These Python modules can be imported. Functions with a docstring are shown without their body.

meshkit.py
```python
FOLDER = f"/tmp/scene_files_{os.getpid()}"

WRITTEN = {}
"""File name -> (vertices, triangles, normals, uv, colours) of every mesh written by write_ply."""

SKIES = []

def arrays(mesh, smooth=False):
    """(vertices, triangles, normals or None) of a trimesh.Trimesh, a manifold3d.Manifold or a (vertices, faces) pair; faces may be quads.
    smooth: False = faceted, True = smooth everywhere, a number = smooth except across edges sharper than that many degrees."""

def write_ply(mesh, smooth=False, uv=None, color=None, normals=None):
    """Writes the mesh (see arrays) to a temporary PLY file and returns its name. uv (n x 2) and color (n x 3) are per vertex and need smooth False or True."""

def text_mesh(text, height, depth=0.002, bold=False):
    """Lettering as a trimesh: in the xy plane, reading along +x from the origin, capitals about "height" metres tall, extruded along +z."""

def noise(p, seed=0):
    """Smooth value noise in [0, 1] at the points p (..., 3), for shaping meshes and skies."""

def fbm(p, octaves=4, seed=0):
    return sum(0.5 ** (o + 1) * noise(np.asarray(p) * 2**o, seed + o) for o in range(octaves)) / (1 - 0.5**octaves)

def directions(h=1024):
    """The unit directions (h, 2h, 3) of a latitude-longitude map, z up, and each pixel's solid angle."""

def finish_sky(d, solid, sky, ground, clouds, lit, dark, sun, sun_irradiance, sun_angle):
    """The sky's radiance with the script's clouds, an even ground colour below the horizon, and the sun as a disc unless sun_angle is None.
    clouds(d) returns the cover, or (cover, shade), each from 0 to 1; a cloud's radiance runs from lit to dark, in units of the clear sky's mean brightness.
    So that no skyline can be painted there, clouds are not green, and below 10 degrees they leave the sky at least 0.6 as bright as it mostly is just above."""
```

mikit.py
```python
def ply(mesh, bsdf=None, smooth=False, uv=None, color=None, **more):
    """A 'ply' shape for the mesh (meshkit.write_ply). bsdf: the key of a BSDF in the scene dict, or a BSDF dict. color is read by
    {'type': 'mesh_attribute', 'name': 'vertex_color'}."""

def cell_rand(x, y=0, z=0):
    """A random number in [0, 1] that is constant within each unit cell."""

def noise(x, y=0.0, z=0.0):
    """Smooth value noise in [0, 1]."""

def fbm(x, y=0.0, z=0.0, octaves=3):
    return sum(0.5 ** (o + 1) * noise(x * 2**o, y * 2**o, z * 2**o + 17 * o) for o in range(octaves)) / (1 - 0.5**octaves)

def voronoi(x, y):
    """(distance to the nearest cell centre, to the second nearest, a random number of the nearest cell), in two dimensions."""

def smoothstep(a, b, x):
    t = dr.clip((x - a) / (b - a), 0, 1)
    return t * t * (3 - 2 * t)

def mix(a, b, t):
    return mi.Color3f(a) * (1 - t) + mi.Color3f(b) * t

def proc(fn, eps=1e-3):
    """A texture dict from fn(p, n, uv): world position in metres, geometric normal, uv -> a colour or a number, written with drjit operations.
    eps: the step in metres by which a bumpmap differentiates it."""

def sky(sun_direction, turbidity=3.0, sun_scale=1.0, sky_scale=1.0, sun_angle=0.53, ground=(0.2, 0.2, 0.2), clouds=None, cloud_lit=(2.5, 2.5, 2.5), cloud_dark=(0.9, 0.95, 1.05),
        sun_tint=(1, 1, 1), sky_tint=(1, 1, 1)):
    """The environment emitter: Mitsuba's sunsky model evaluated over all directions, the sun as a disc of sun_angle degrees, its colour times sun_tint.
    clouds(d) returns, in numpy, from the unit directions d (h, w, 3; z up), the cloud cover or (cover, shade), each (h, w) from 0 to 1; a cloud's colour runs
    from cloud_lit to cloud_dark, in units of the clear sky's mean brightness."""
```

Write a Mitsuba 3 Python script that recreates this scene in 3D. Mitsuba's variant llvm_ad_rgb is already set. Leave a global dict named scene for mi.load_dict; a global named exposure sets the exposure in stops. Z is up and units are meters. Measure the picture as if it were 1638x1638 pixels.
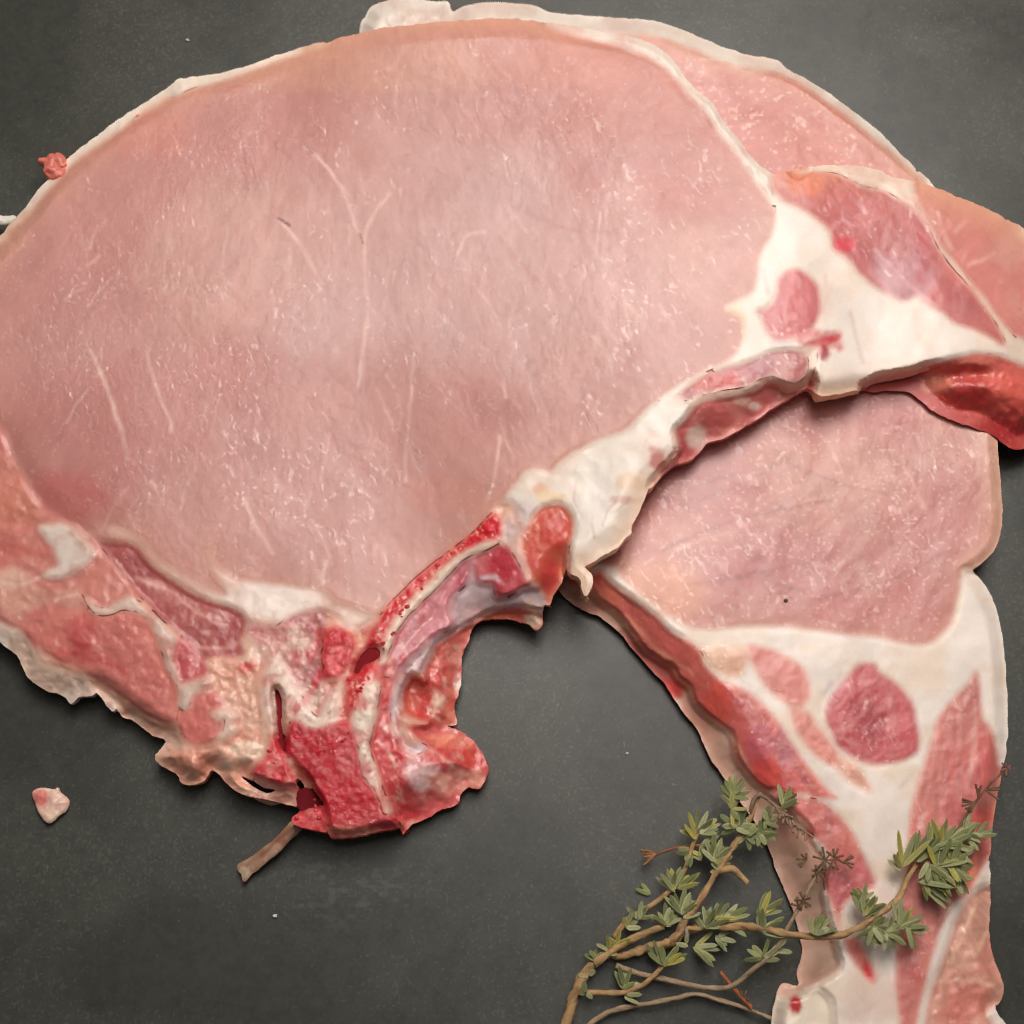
import math, random
import numpy as np, shapely, mitsuba as mi, drjit as dr
from shapely.geometry import Polygon, LineString, MultiPolygon
from shapely.ops import unary_union
from scipy.spatial import Delaunay, cKDTree
from scipy.ndimage import gaussian_filter, map_coordinates
import mikit, meshkit
T4 = mi.ScalarTransform4f
rng = np.random.default_rng(7)
random.seed(7)

# ---------------------------------------------------------------- camera, lamps, exposure
U = 0.000125                                   # metres to one unit of the plan the meat is drawn on
DIST, TILT = 0.32, math.radians(17)
TGT = np.array([0, 0, 0.004])
CAM = TGT + DIST * np.array([0, -math.sin(TILT), math.cos(TILT)])
TAN = 819 * U / DIST
FOV = math.degrees(2 * math.atan(TAN))
exposure = 0.56
LAMP, LAMP_SIZE = np.array([0.07, 0.27, 0.54]), 0.15
LAMP2 = np.array([0.03, 0.05, 0.56])
scene = {
    'camera': {'type': 'thinlens', 'fov': FOV, 'aperture_radius': 0.0012, 'focus_distance': DIST - 0.008, 'near_clip': 0.01, 'far_clip': 10.0,
               'to_world': T4().look_at(origin=CAM.tolist(), target=TGT.tolist(), up=[0, 1, 0])},
    'lamp': {'type': 'rectangle', 'to_world': T4().look_at(origin=LAMP.tolist(), target=[0, 0, 0], up=[0, 1, 0]) @ T4().scale([LAMP_SIZE, LAMP_SIZE, 1]),
             'emitter': {'type': 'area', 'radiance': {'type': 'rgb', 'value': [8.2, 7.62, 7.2]}}},
    'lamp_001': {'type': 'rectangle', 'to_world': T4().look_at(origin=LAMP2.tolist(), target=[0, 0, 0], up=[0, 1, 0]) @ T4().scale([0.09, 0.09, 1]),
                 'emitter': {'type': 'area', 'radiance': {'type': 'rgb', 'value': [3.5, 3.27, 3.08]}}},
    'room_light': {'type': 'constant', 'radiance': {'type': 'rgb', 'value': [0.055, 0.052, 0.049]}},
}
labels = {'lamp': {'label': 'square lamp over the far edge of the slate, outside the picture', 'category': 'lamp'},
          'lamp_001': {'label': 'dimmer square lamp high above the slate, outside the picture', 'category': 'lamp'}}

# ---------------------------------------------------------------- helpers
_f = (TGT - CAM) / DIST
_r = np.cross(_f, [0, 1, 0]); _r /= np.linalg.norm(_r)
_u = np.cross(_r, _f)

def P(u, v, z):
    """plan units (as drawn over the slate) and height in the same units -> metres"""
    u, v, z = np.broadcast_arrays(np.asarray(u, float), np.asarray(v, float), np.asarray(z, float) * U)
    d = _f + ((u - 819) / 819 * TAN)[..., None] * _r - ((v - 819) / 819 * TAN)[..., None] * _u
    k = (z - CAM[2]) / d[..., 2]
    return CAM + d * k[..., None]

def lin(c):
    c = np.asarray(c, float) / 255
    return np.where(c < 0.04045, c / 12.92, ((c + 0.055) / 1.055) ** 2.4)

def fb(u, v, s, o=3, seed=0, sv=None):
    return meshkit.fbm(np.stack([u / s, v / (sv or s), np.zeros_like(u) + 3.7], -1), o, seed)

def sstep(a, b, x):
    t = np.clip((x - a) / (b - a), 0, 1)
    return t * t * (3 - 2 * t)

def spline(pts, closed=True, step=2.5):
    p = np.asarray(pts, float)
    n = len(p)
    out = []
    for i in range(n if closed else n - 1):
        a, b, c, d = (p[j % n] if closed else p[min(max(j, 0), n - 1)] for j in (i - 1, i, i + 1, i + 2))
        m = max(2, int(np.linalg.norm(c[:2] - b[:2]) / step))
        t = np.linspace(0, 1, m, endpoint=False)[:, None]
        out.append(0.5 * (2 * b + (c - a) * t + (2 * a - 5 * b + 4 * c - d) * t * t + (3 * b - a - 3 * c + d) * t ** 3))
    if not closed:
        out.append(p[-1:])
    return np.vstack(out)

def shape(pts, fray=0.0, seed=0, fs=14.0):
    p = spline(pts)
    if fray:
        t = np.roll(p, -1, 0) - np.roll(p, 1, 0)
        n = np.stack([t[:, 1], -t[:, 0]], 1) / (np.linalg.norm(t, axis=1, keepdims=True) + 1e-9)
        k = (fb(p[:, 0], p[:, 1], fs, 3, 40 + seed) - 0.5) * 2 * fray + (fb(p[:, 0], p[:, 1], fs / 4, 2, 50 + seed) - 0.5) * 0.8 * fray
        p = p + n * k[:, None]
    g = Polygon(p).buffer(0)
    return g

def parts_of(g):
    if g.is_empty: return []
    return [q for q in (g.geoms if hasattr(g, 'geoms') else [g]) if isinstance(q, Polygon) and q.area > 12]

def rings_pts(g, sp):
    rs = []
    for q in parts_of(g):
        q = shapely.geometry.polygon.orient(q, 1.0)
        for r in [q.exterior, *q.interiors]:
            n = max(6, int(r.length / sp))
            rs.append(np.array([r.interpolate(i / n, normalized=True).coords[0] for i in range(n)]))
    return rs

def dist_to(lines, u, v, step=2.0):
    pts = np.vstack([spline(l, False, step)[:, :2] for l in lines])
    return cKDTree(pts).query(np.stack([u, v], 1))[0]

class Chop:
    def __init__(s, key, outline, top, bottom, under=10):
        s.key, s.outline, s.top, s.bottom, s.under, s.used, s.n = key, outline, top, bottom, under, [], {}
        s.edge = cKDTree(np.vstack(rings_pts(outline, 2.0))); s.todo = []

    def region(s, name, poly, color, mat='meat', parent=None, sp=3.0, lift=0, bulge=0, bw=20, groove=0.3, gw=2.5, rough=((3, 30),), drop=None, zfun=None,
               var=0.18, vs=60, color2=None, c2s=45, c2=(0.45, 0.65), tint=(), otint=(), blobs=(), streaks=(), fiber=None, flecks=None, fray=1.5, fs=14.0, seed=0, label=None, under=None, wall=None, clip=True, sets=True):
        if name in ('marrow', 'cartilage', 'tissue', 'membrane', 'rib_bone', 'rib_face', 'rib_flap', 'rib_muscle', 'red_patch', 'fat_patch', 'torn_tissue') and s.key == 'pork_chop': fray, fs, rough = fray * 1.9, 11.0, tuple(rough) + (((2.0, 9), (1.0, 4)) if name not in ('cartilage', 'membrane', 'rib_face', 'fat_patch', 'red_patch') else ())
        g = poly if hasattr(poly, 'area') else shape(poly, fray, seed, fs)
        if clip:
            g = g.intersection(s.outline)
        if s.used and name != 'backing':
            g = g.difference(unary_union(s.used))
        er = 2.6 if name in ('torn_tissue', 'fat_seam', 'fat_rim') else 1.2
        g = unary_union([q.buffer(0.25) for q in parts_of(g.buffer(-er).buffer(er, quad_segs=3))])
        if not parts_of(g):
            print('empty region', name); return None
        if sets: s.used.append(g.buffer(-1.1))
        big = max(q.area for q in parts_of(g))
        for q in parts_of(g):
            if name == 'backing' or q.area > 120 or q.area == big:
                s.build(q, name, color, mat, parent, sp, lift, bulge, bw, groove, gw, rough, drop, zfun, var, vs, color2, c2s, c2, tint, otint, blobs, streaks, fiber, flecks, seed, label if q.area == big else None, under, wall)

    def build(s, g, name, color, mat, parent, sp, lift, bulge, bw, groove, gw, rough, drop, zfun, var, vs, color2, c2s, c2, tint, otint, blobs, streaks, fiber, flecks, seed, label, under, wall):
        rs = rings_pts(g, sp)
        ring = np.vstack(rs)
        x0, y0, x1, y1 = g.bounds
        uu, vv = np.meshgrid(np.arange(x0, x1, sp), np.arange(y0, y1, sp * 0.87))
        uu = uu + (np.arange(len(uu)) % 2)[:, None] * sp / 2
        q = np.stack([uu.ravel(), vv.ravel()], 1) + rng.uniform(-0.25, 0.25, (uu.size, 2)) * sp
        q = q[shapely.contains_xy(g, q[:, 0], q[:, 1])]
        kt = cKDTree(np.vstack(rings_pts(g, 1.5)))
        q = q[kt.query(q)[0] > 0.55 * sp] if len(q) else q
        pts = np.vstack([ring, q])
        tri = Delaunay(pts).simplices
        c = pts[tri].mean(1)
        tri = tri[shapely.contains_xy(g, c[:, 0], c[:, 1])]
        a, b, d = (pts[tri[:, k]] for k in range(3))
        flip = ((b - a)[:, 0] * (d - a)[:, 1] - (b - a)[:, 1] * (d - a)[:, 0]) > 0
        tri[flip] = tri[flip][:, ::-1]
        u, v = pts.T
        dist = kt.query(pts)[0]; dist[:len(ring)] = 0
        dout = s.edge.query(pts)[0]
        z = s.top(u, v) + lift + 0.22 * bulge * (1 - np.exp(-dist / bw)) - groove * np.exp(-dist / gw)
        for i, (amp, sc) in enumerate(rough):
            z = z + amp * 2 * (fb(u, v, sc, 3, 5 + i + seed) - 0.5)
        if drop: z = z - drop[0] * (1 - sstep(0, drop[1], dout))
        if zfun: z = zfun(u, v, z, dist, dout)
        z = np.maximum(z, s.bottom(u, v) + 3)
        # colour of the tissue itself
        col = np.ones((len(u), 3)) * lin(color)
        def mixc(t, cc):
            nonlocal col
            t = np.clip(t, 0, 1)[:, None]
            col = col * (1 - t) + lin(cc) * t
        if color2: mixc(sstep(c2[0], c2[1], fb(u, v, c2s, 4, 21 + seed)), color2)
        for (cc, w, k) in tint: mixc(k * np.exp(-dist / w * (0.6 + 0.8 * fb(u, v, 50, 2, 9))), cc)
        for (cc, w, k) in otint: mixc(k * np.exp(-(dout / w) ** 1.5 * (0.5 + fb(u, v, 60, 3, 19))), cc)
        for (bu, bv, ru, rv, cc, k) in blobs:
            e = np.hypot((u - bu) / ru, (v - bv) / rv) + (fb(u, v, max(8, min(ru, rv)) * 0.8, 3, 31) - 0.5) * 1.1
            mixc(k * (1 - sstep(0.45, 1.15, e)), cc)
        for (ls, w, cc, k) in streaks:
            e = dist_to(ls, u + 8 * (fb(u, v, 25, 2, 61) - 0.5), v + 8 * (fb(u, v, 25, 2, 62) - 0.5))
            mixc(k * np.exp(-(e / (w * (0.5 + fb(u, v, 30, 2, 64)))) ** 2) * np.clip(2.0 * fb(u, v, 26, 3, 63) - 0.25, 0, 1.2), cc)
        col *= (1 + var * 2 * (fb(u, v, vs, 4, 3 + seed) - 0.5))[:, None]
        if fiber:
            fu, fv, amp, ns = fiber
            ang, rad = np.arctan2(v - fv, u - fu), np.hypot(u - fu, v - fv)
            ns = min(ns, rad.mean() / 9)
            col *= (1 + amp * 2 * (meshkit.fbm(np.stack([ang * ns, rad / 60, 0 * u], -1), 3, 77) - 0.5))[:, None]
        if flecks:
            cc, sc, th, k = flecks
            n = meshkit.noise(np.stack([u / sc, v / sc, 0 * u], -1), 91 + seed)
            mixc(k * sstep(th, th + 0.12, n * (0.75 + 0.5 * fb(u, v, 40, 2, 92))), cc)
        if s.key == 'pork_chop' and name in ('marrow', 'cartilage', 'tissue', 'membrane', 'rib_bone', 'rib_face', 'rib_flap', 'rib_muscle', 'rib_lobe', 'torn_tissue', 'fat_patch', 'flap_muscle'):
            near = np.exp(-(((u - 585) / 190) ** 2 + ((v - 1130) / 190) ** 2) ** 1.5)
            q = fb(u + 0.5 * v, v - 0.3 * u, 15, 4, 111, 26)
            mixc(near * 0.75 * sstep(.52, .66, q) * (name not in ('rib_bone',)), (200, 44, 54))
            mixc(near * 0.6 * sstep(.56, .68, fb(u - 0.4 * v, v, 11, 4, 113, 22)) * (name != 'marrow'), (240, 205, 186))
            mixc(0.55 * near * sstep(.55, .7, fb(u, v, 8, 3, 117)), (176, 74, 72))
        if mat == 'fat': col *= 0.86
        col *= (1 + 0.05 * (rng.random(len(u)) - 0.5))[:, None]
        s.todo.append(dict(u=u, v=v, z=z, col=col, tri=tri, rs=rs, dout=dout, un=s.under if under is None else under, wall=wall, mat=mat, label=label, name=name, parent=parent))

    def finish(s):
        """writes the regions; where two tissues meet, colour and height bleed into each other a little"""
        back, s.todo = [d for d in s.todo if d['name'] == 'backing'], [d for d in s.todo if d['name'] != 'backing']
        ids = np.concatenate([np.full(len(d['u']), i) for i, d in enumerate(s.todo)])
        uv = np.concatenate([np.stack([d['u'], d['v']], 1) for d in s.todo])
        allc, allz = np.concatenate([d['col'] for d in s.todo]), np.concatenate([d['z'] for d in s.todo])
        dist, near = cKDTree(uv).query(uv, k=20, workers=4)
        ok = dist < 9.5
        w = ok / ok.sum(1, keepdims=True)
        foreign = ((ids[near] != ids[:, None]) * w).sum(1)
        k = sstep(0.02, 0.3, foreign)[:, None] * 0.85
        k0 = k.copy(); k0[np.isin(ids, [i for i, d in enumerate(s.todo) if d['name'] in ('cavity', 'crack')])] = 0
        allc = allc * (1 - k0) + (allc[near] * w[..., None]).sum(1) * k0
        hard = np.isin(ids, [i for i, d in enumerate(s.todo) if d['name'] in ('cavity', 'crack')])
        k[hard] = 0
        for _ in range(3):
            mz = (allz[near] * w).sum(1)
            kz = np.where(np.abs(mz - allz) < 9, k[:, 0], k[:, 0] * 0.4)
            allz = allz * (1 - kz) + mz * kz
        for i, d in enumerate(s.todo):
            s.write(d, allz[ids == i], allc[ids == i])
        for d in back:                      # the tissue under all pieces: just below them, bare where no piece lies
            dd, nn = cKDTree(uv).query(np.stack([d['u'], d['v']], 1), k=8, workers=4)
            hit = dd < 7
            zmin = np.where(hit, allz[nn], 1e9).min(1)
            cm = (allc[nn] * np.maximum(hit, 1e-6)[..., None]).sum(1) / np.maximum(hit, 1e-6).sum(1)[:, None]
            d['name'] = 'connective_tissue'
            s.write(d, np.maximum(np.where(zmin < 1e8, zmin - 3.5, d['z'] - 4), s.bottom(d['u'], d['v']) + 2), np.where((zmin < 1e8)[:, None], cm, d['col']))

    def write(s, d, z, col):
        u, v, tri, rs, dout, wall, mat = (d[k] for k in ('u', 'v', 'tri', 'rs', 'dout', 'wall', 'mat'))
        pts = np.stack([u, v], 1)
        V, F, C, off = [P(u, v, z)], [tri], [col], len(pts)
        i0 = 0
        for r in rs:
            m = len(r)
            zr, cr = z[i0:i0 + m], col[i0:i0 + m]
            t = np.roll(r, -1, 0) - np.roll(r, 1, 0)
            nrm = np.stack([t[:, 1], -t[:, 0]], 1) / (np.linalg.norm(t, axis=1, keepdims=True) + 1e-9)
            outer = (dout[i0:i0 + m] < 3.0)
            zb = np.where(outer, s.bottom(r[:, 0], r[:, 1]) + 1, zr - 28)
            un = d['un']
            rows = np.array([0, .12, .3, .55, .8, 1.0])
            wc = cr if wall is None else cr * 0.3 + lin(wall) * 0.7
            for k, tt in enumerate(rows):
                ins = np.where(outer, un * tt ** 1.3 - 3.0 * math.sin(math.pi * tt) - 3 * (fb(r[:, 0], r[:, 1] + 40 * tt, 12, 2, 8) - 0.5) * (k > 0), 0.0)
                pw = P(r[:, 0] - nrm[:, 0] * ins, r[:, 1] - nrm[:, 1] * ins, zr)
                pw[:, 2] = (zr + (zb - zr) * tt) * U
                V.append(pw); C.append(cr if k == 0 else wc)
                if k:
                    a = off + (k - 1) * m + np.arange(m); b = off + (k - 1) * m + (np.arange(m) + 1) % m
                    F.append(np.stack([a, b, b + m], 1)); F.append(np.stack([a, b + m, a + m], 1))
            off += m * len(rows); i0 += m
        base = d['name'] if d['parent'] == '' else f"{d['parent'] or s.key}__{d['name']}"
        key, k = base, 0
        while key in scene:
            k += 1; key = f'{base}_{k:03d}'
        Fa = np.vstack(F)
        scene[key] = mikit.ply((np.vstack(V), Fa), mat, True, color=np.clip(np.vstack(C), 0.002, 0.9))
        if d['label']: labels[key] = {'label': d['label']} if isinstance(d['label'], str) else d['label']

# ---------------------------------------------------------------- materials
VC = {'type': 'mesh_attribute', 'name': 'vertex_color'}
K = 1000.0
def meat_bump(p, n, uv):
    x, y = p.x * K, p.y * K
    w = mikit.noise(x * 0.3, y * 0.3) * 4
    a = mikit.noise(x * 2.9 + w, y * 1.5 - w, p.z * K)
    b = mikit.noise(x * 1.6 - w, y * 2.8, p.z * K + 5)
    return 0.5 * a * a + 0.35 * b * b + 0.12 * mikit.noise(x * 0.6, y * 0.6 + 9)
def fat_bump(p, n, uv):
    x, y = p.x * K, p.y * K
    return 0.6 * mikit.noise(x * 0.8, y * 0.8, p.z * K) + 0.3 * mikit.noise(x * 2.2, y * 2.2, p.z * K)
def marrow_bump(p, n, uv):
    x, y = p.x * K, p.y * K
    return 0.5 * mikit.noise(x * 2.6, y * 2.6, p.z * K) + 0.5 * mikit.noise(x * 5.1, y * 5.1, p.z * K)
def prin(col, **k): return {'type': 'principled', 'base_color': col, **k}
def bumped(inner, fn, h, eps): return {'type': 'twosided', 'b': {'type': 'bumpmap', 'arbitrary': mikit.proc(fn, eps), 'scale': h, 'bsdf': inner}}
def glint_bump(p, n, uv):
    x, y = p.x * K, p.y * K
    w = mikit.noise(x * 0.35, y * 0.35) * 3
    return mikit.noise(x * 1.7 + w, y * 1.2 - w, p.z * K) + 0.45 * mikit.noise(x * 3.1, y * 4.0 + w, p.z * K + 5)
def moist(p, n, uv):
    # how much wet film stands on the cut fibres: a thin film everywhere, short beads in patches
    x, y = p.x * K, p.y * K
    patch = mikit.smoothstep(0.36, 0.66, mikit.noise(x * 0.13, y * 0.13, 6.0))
    w = mikit.noise(x * 0.5, y * 0.5, 2.0) * 1.6
    bead = mikit.smoothstep(0.62, 0.9, mikit.noise(x * 1.35 + y * 0.8 + w, y * 0.75 - x * 0.45 + w, p.z * K))
    return 0.012 + (0.008 + 0.05 * patch) * bead
def wet(base, gh, alpha=0.17):
    return {'type': 'twosided', 'b': {'type': 'blendbsdf', 'weight': mikit.proc(moist), 'a': base,
            'b': {'type': 'bumpmap', 'arbitrary': mikit.proc(glint_bump, 5e-5), 'scale': gh, 'bsdf': {'type': 'roughconductor', 'material': 'none', 'alpha': alpha}}}}
scene['meat'] = wet(prin(VC, roughness=0.38, specular=0.45), 0.00019)
scene['fat'] = bumped(prin(VC, roughness=0.36, specular=0.5), fat_bump, 0.000035, 8e-5)
scene['marrow'] = wet({'type': 'bumpmap', 'arbitrary': mikit.proc(marrow_bump, 5e-5), 'scale': 0.00011, 'bsdf': prin(VC, roughness=0.5, specular=0.4)}, 0.0002, 0.16)

def slate_color(p, n, uv):
    x, y = p.x * K, p.y * K
    a = mikit.fbm(x * 0.045, y * 0.045, 2.0, 4)
    b = mikit.fbm(x * 0.5, y * 0.5, 5.0, 3)
    c = mikit.mix([0.037, 0.0385, 0.031], [0.053, 0.055, 0.0455], mikit.smoothstep(0.3, 0.7, a))
    c = c * (0.78 + 0.3 * b + 0.14 * mikit.noise(x * 1.6, y * 1.6, 3.0))
    dust = mikit.smoothstep(0.62, 0.85, mikit.noise(x * 2.3, y * 2.3, 1.0) * (0.6 + 0.6 * a))
    c = mikit.mix(c, [0.16, 0.16, 0.145], dust * 0.17)
    s = mikit.smoothstep(0.965, 0.99, mikit.noise(x * 1.1, y * 1.1, 8.0))
    smear = mikit.smoothstep(0.016, 0.004, dr.sqrt(dr.square((p.x + 0.031) * 0.8) + dr.square(p.y + 0.073) * 3.0)) * mikit.smoothstep(0.5, 0.75, mikit.fbm(x * 0.5, y * 1.1, 7.0, 3))
    c = mikit.mix(c, [0.15, 0.15, 0.15], smear * 0.25)
    return mikit.mix(c, [0.35, 0.34, 0.32], s * 0.15)
def slate_bump(p, n, uv):
    x, y = p.x * K, p.y * K
    return mikit.noise(x * 1.6, y * 1.6, 1.0) + 0.5 * mikit.noise(x * 3.5, y * 3.5, 4.0)
scene['slate'] = bumped(prin(mikit.proc(slate_color), roughness=0.36, specular=0.36), slate_bump, 0.000008, 6e-5)

# ---------------------------------------------------------------- slate
def slab():
    n = 120
    x = np.linspace(-0.35, 0.35, n)
    X, Y = np.meshgrid(x, x)
    p = np.stack([X * K / 40, Y * K / 40, 0 * X], -1)
    Z = -0.0006 * meshkit.fbm(p, 3, 2)
    v = np.stack([X, Y, Z], -1).reshape(-1, 3)
    i = (np.arange(n - 1)[:, None] * n + np.arange(n - 1)).ravel()
    f = np.vstack([np.stack([i, i + 1, i + n + 1], 1), np.stack([i, i + n + 1, i + n], 1)])
    return v, f
scene['tabletop'] = mikit.ply(slab(), 'slate', True)
labels['tabletop'] = {'label': 'dark grey-green slate surface under the meat', 'kind': 'structure'}

WHITE, CREAM = (251, 237, 225), (240, 218, 190)
# ---------------------------------------------------------------- the lower chop, half hidden
REAR = [(575, 52), (585, 25), (600, 8), (645, -4), (690, 2), (716, 3), (724, 18), (745, 9), (790, 4), (850, 8), (885, 20), (960, 27), (1010, 30), (1050, 34), (1085, 45), (1120, 60), (1160, 76), (1205, 90), (1240, 95),
        (1262, 112), (1300, 132), (1340, 160), (1380, 190), (1410, 215), (1440, 245), (1465, 270), (1495, 298), (1540, 380), (1575, 480), (1592, 590), (1594, 690), (1600, 760), (1603, 830), (1594, 872), (1574, 898), (1556, 912), (1572, 932), (1590, 965), (1600, 1000), (1608, 1060), (1612, 1150), (1610, 1195), (1600, 1250),
        (1591, 1300), (1584, 1360), (1584, 1430), (1583, 1500), (1592, 1540), (1604, 1575), (1602, 1598), (1592, 1614), (1612, 1645), (1640, 1700), (1640, 1790), (1220, 1790), (1232, 1650), (1240, 1600), (1250, 1574), (1276, 1576), (1274, 1555),
        (1283, 1520), (1268, 1455), (1245, 1400), (1222, 1340), (1180, 1275), (1145, 1226), (1130, 1200), (1114, 1165), (1092, 1138), (1074, 1110), (1060, 1090), (1040, 1070), (1010, 1035), (985, 1006), (958, 985), (942, 980), (915, 965), (895, 945), (860, 880), (780, 760), (690, 560), (620, 330), (580, 160)]
rear_outline = shape(REAR, 2.2, 1)
TR = 72
def rear_top(u, v): return (TR - 70 * sstep(1240, 440, u) * sstep(960, 800, v) * (0.35 + 0.65 * sstep(20, 260, v))) + 5 * (fb(u, v, 260, 2, 71) - 0.5) - 14 * sstep(1250, 1640, v)
def flat0(u, v): return 0 * u
R = Chop('pork_chop_001', rear_outline, rear_top, flat0, under=14)
labels['pork_chop_001'] = {'label': 'lower raw pork chop, half hidden, its tail running down beside the thyme', 'category': 'pork chop', 'group': 'raw pork chops stacked on the slate'}
RED = (204, 88, 84)
R.region('round_muscle', [(1370, 1065), (1385, 1060), (1402, 1063), (1408, 1075), (1430, 1090), (1450, 1110), (1463, 1130), (1468, 1155), (1471, 1190), (1465, 1206), (1450, 1215), (1420, 1223), (1395, 1224), (1370, 1215), (1345, 1199), (1330, 1175), (1320, 1150), (1321, 1130), (1335, 1105), (1352, 1085)],
         (194, 90, 92), bulge=3, tint=[((172, 58, 66), 5, .5)], blobs=[(1390, 1150, 32, 45, (170, 58, 66), .8)], streaks=[([[(1350, 1165), (1375, 1150), (1385, 1120)], [(1345, 1180), (1370, 1190)], [(1425, 1120), (1420, 1165)]], 4, (225, 150, 145), .6)], fiber=(1395, 1000, .15, 90), label='round dark pink muscle set in white fat')
R.region('muscle', [(1195, 1032), (1230, 1035), (1258, 1048), (1285, 1066), (1297, 1095), (1295, 1120), (1281, 1131), (1262, 1130), (1240, 1115), (1220, 1095), (1205, 1070)], (214, 128, 118), bulge=2, tint=[((235, 195, 170), 7, .5)], seed=2)
R.region('muscle', [(1124, 1036), (1160, 1029), (1190, 1032), (1198, 1047), (1193, 1068), (1183, 1085), (1165, 1085), (1142, 1072), (1127, 1052)], (224, 170, 140), bulge=2, tint=[((240, 215, 190), 8, .6)], seed=3)
R.region('muscle', [(1264, 1133), (1290, 1135), (1306, 1155), (1325, 1180), (1345, 1208), (1350, 1230), (1334, 1229), (1310, 1216), (1286, 1192), (1270, 1165)], (216, 128, 114), bulge=2, tint=[((235, 190, 165), 6, .6)], seed=4)
R.region('muscle', [(1338, 1222), (1356, 1214), (1380, 1234), (1397, 1268), (1375, 1262), (1350, 1245)], (221, 152, 132), tint=[((240, 205, 180), 7, .7)], seed=5)
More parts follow.
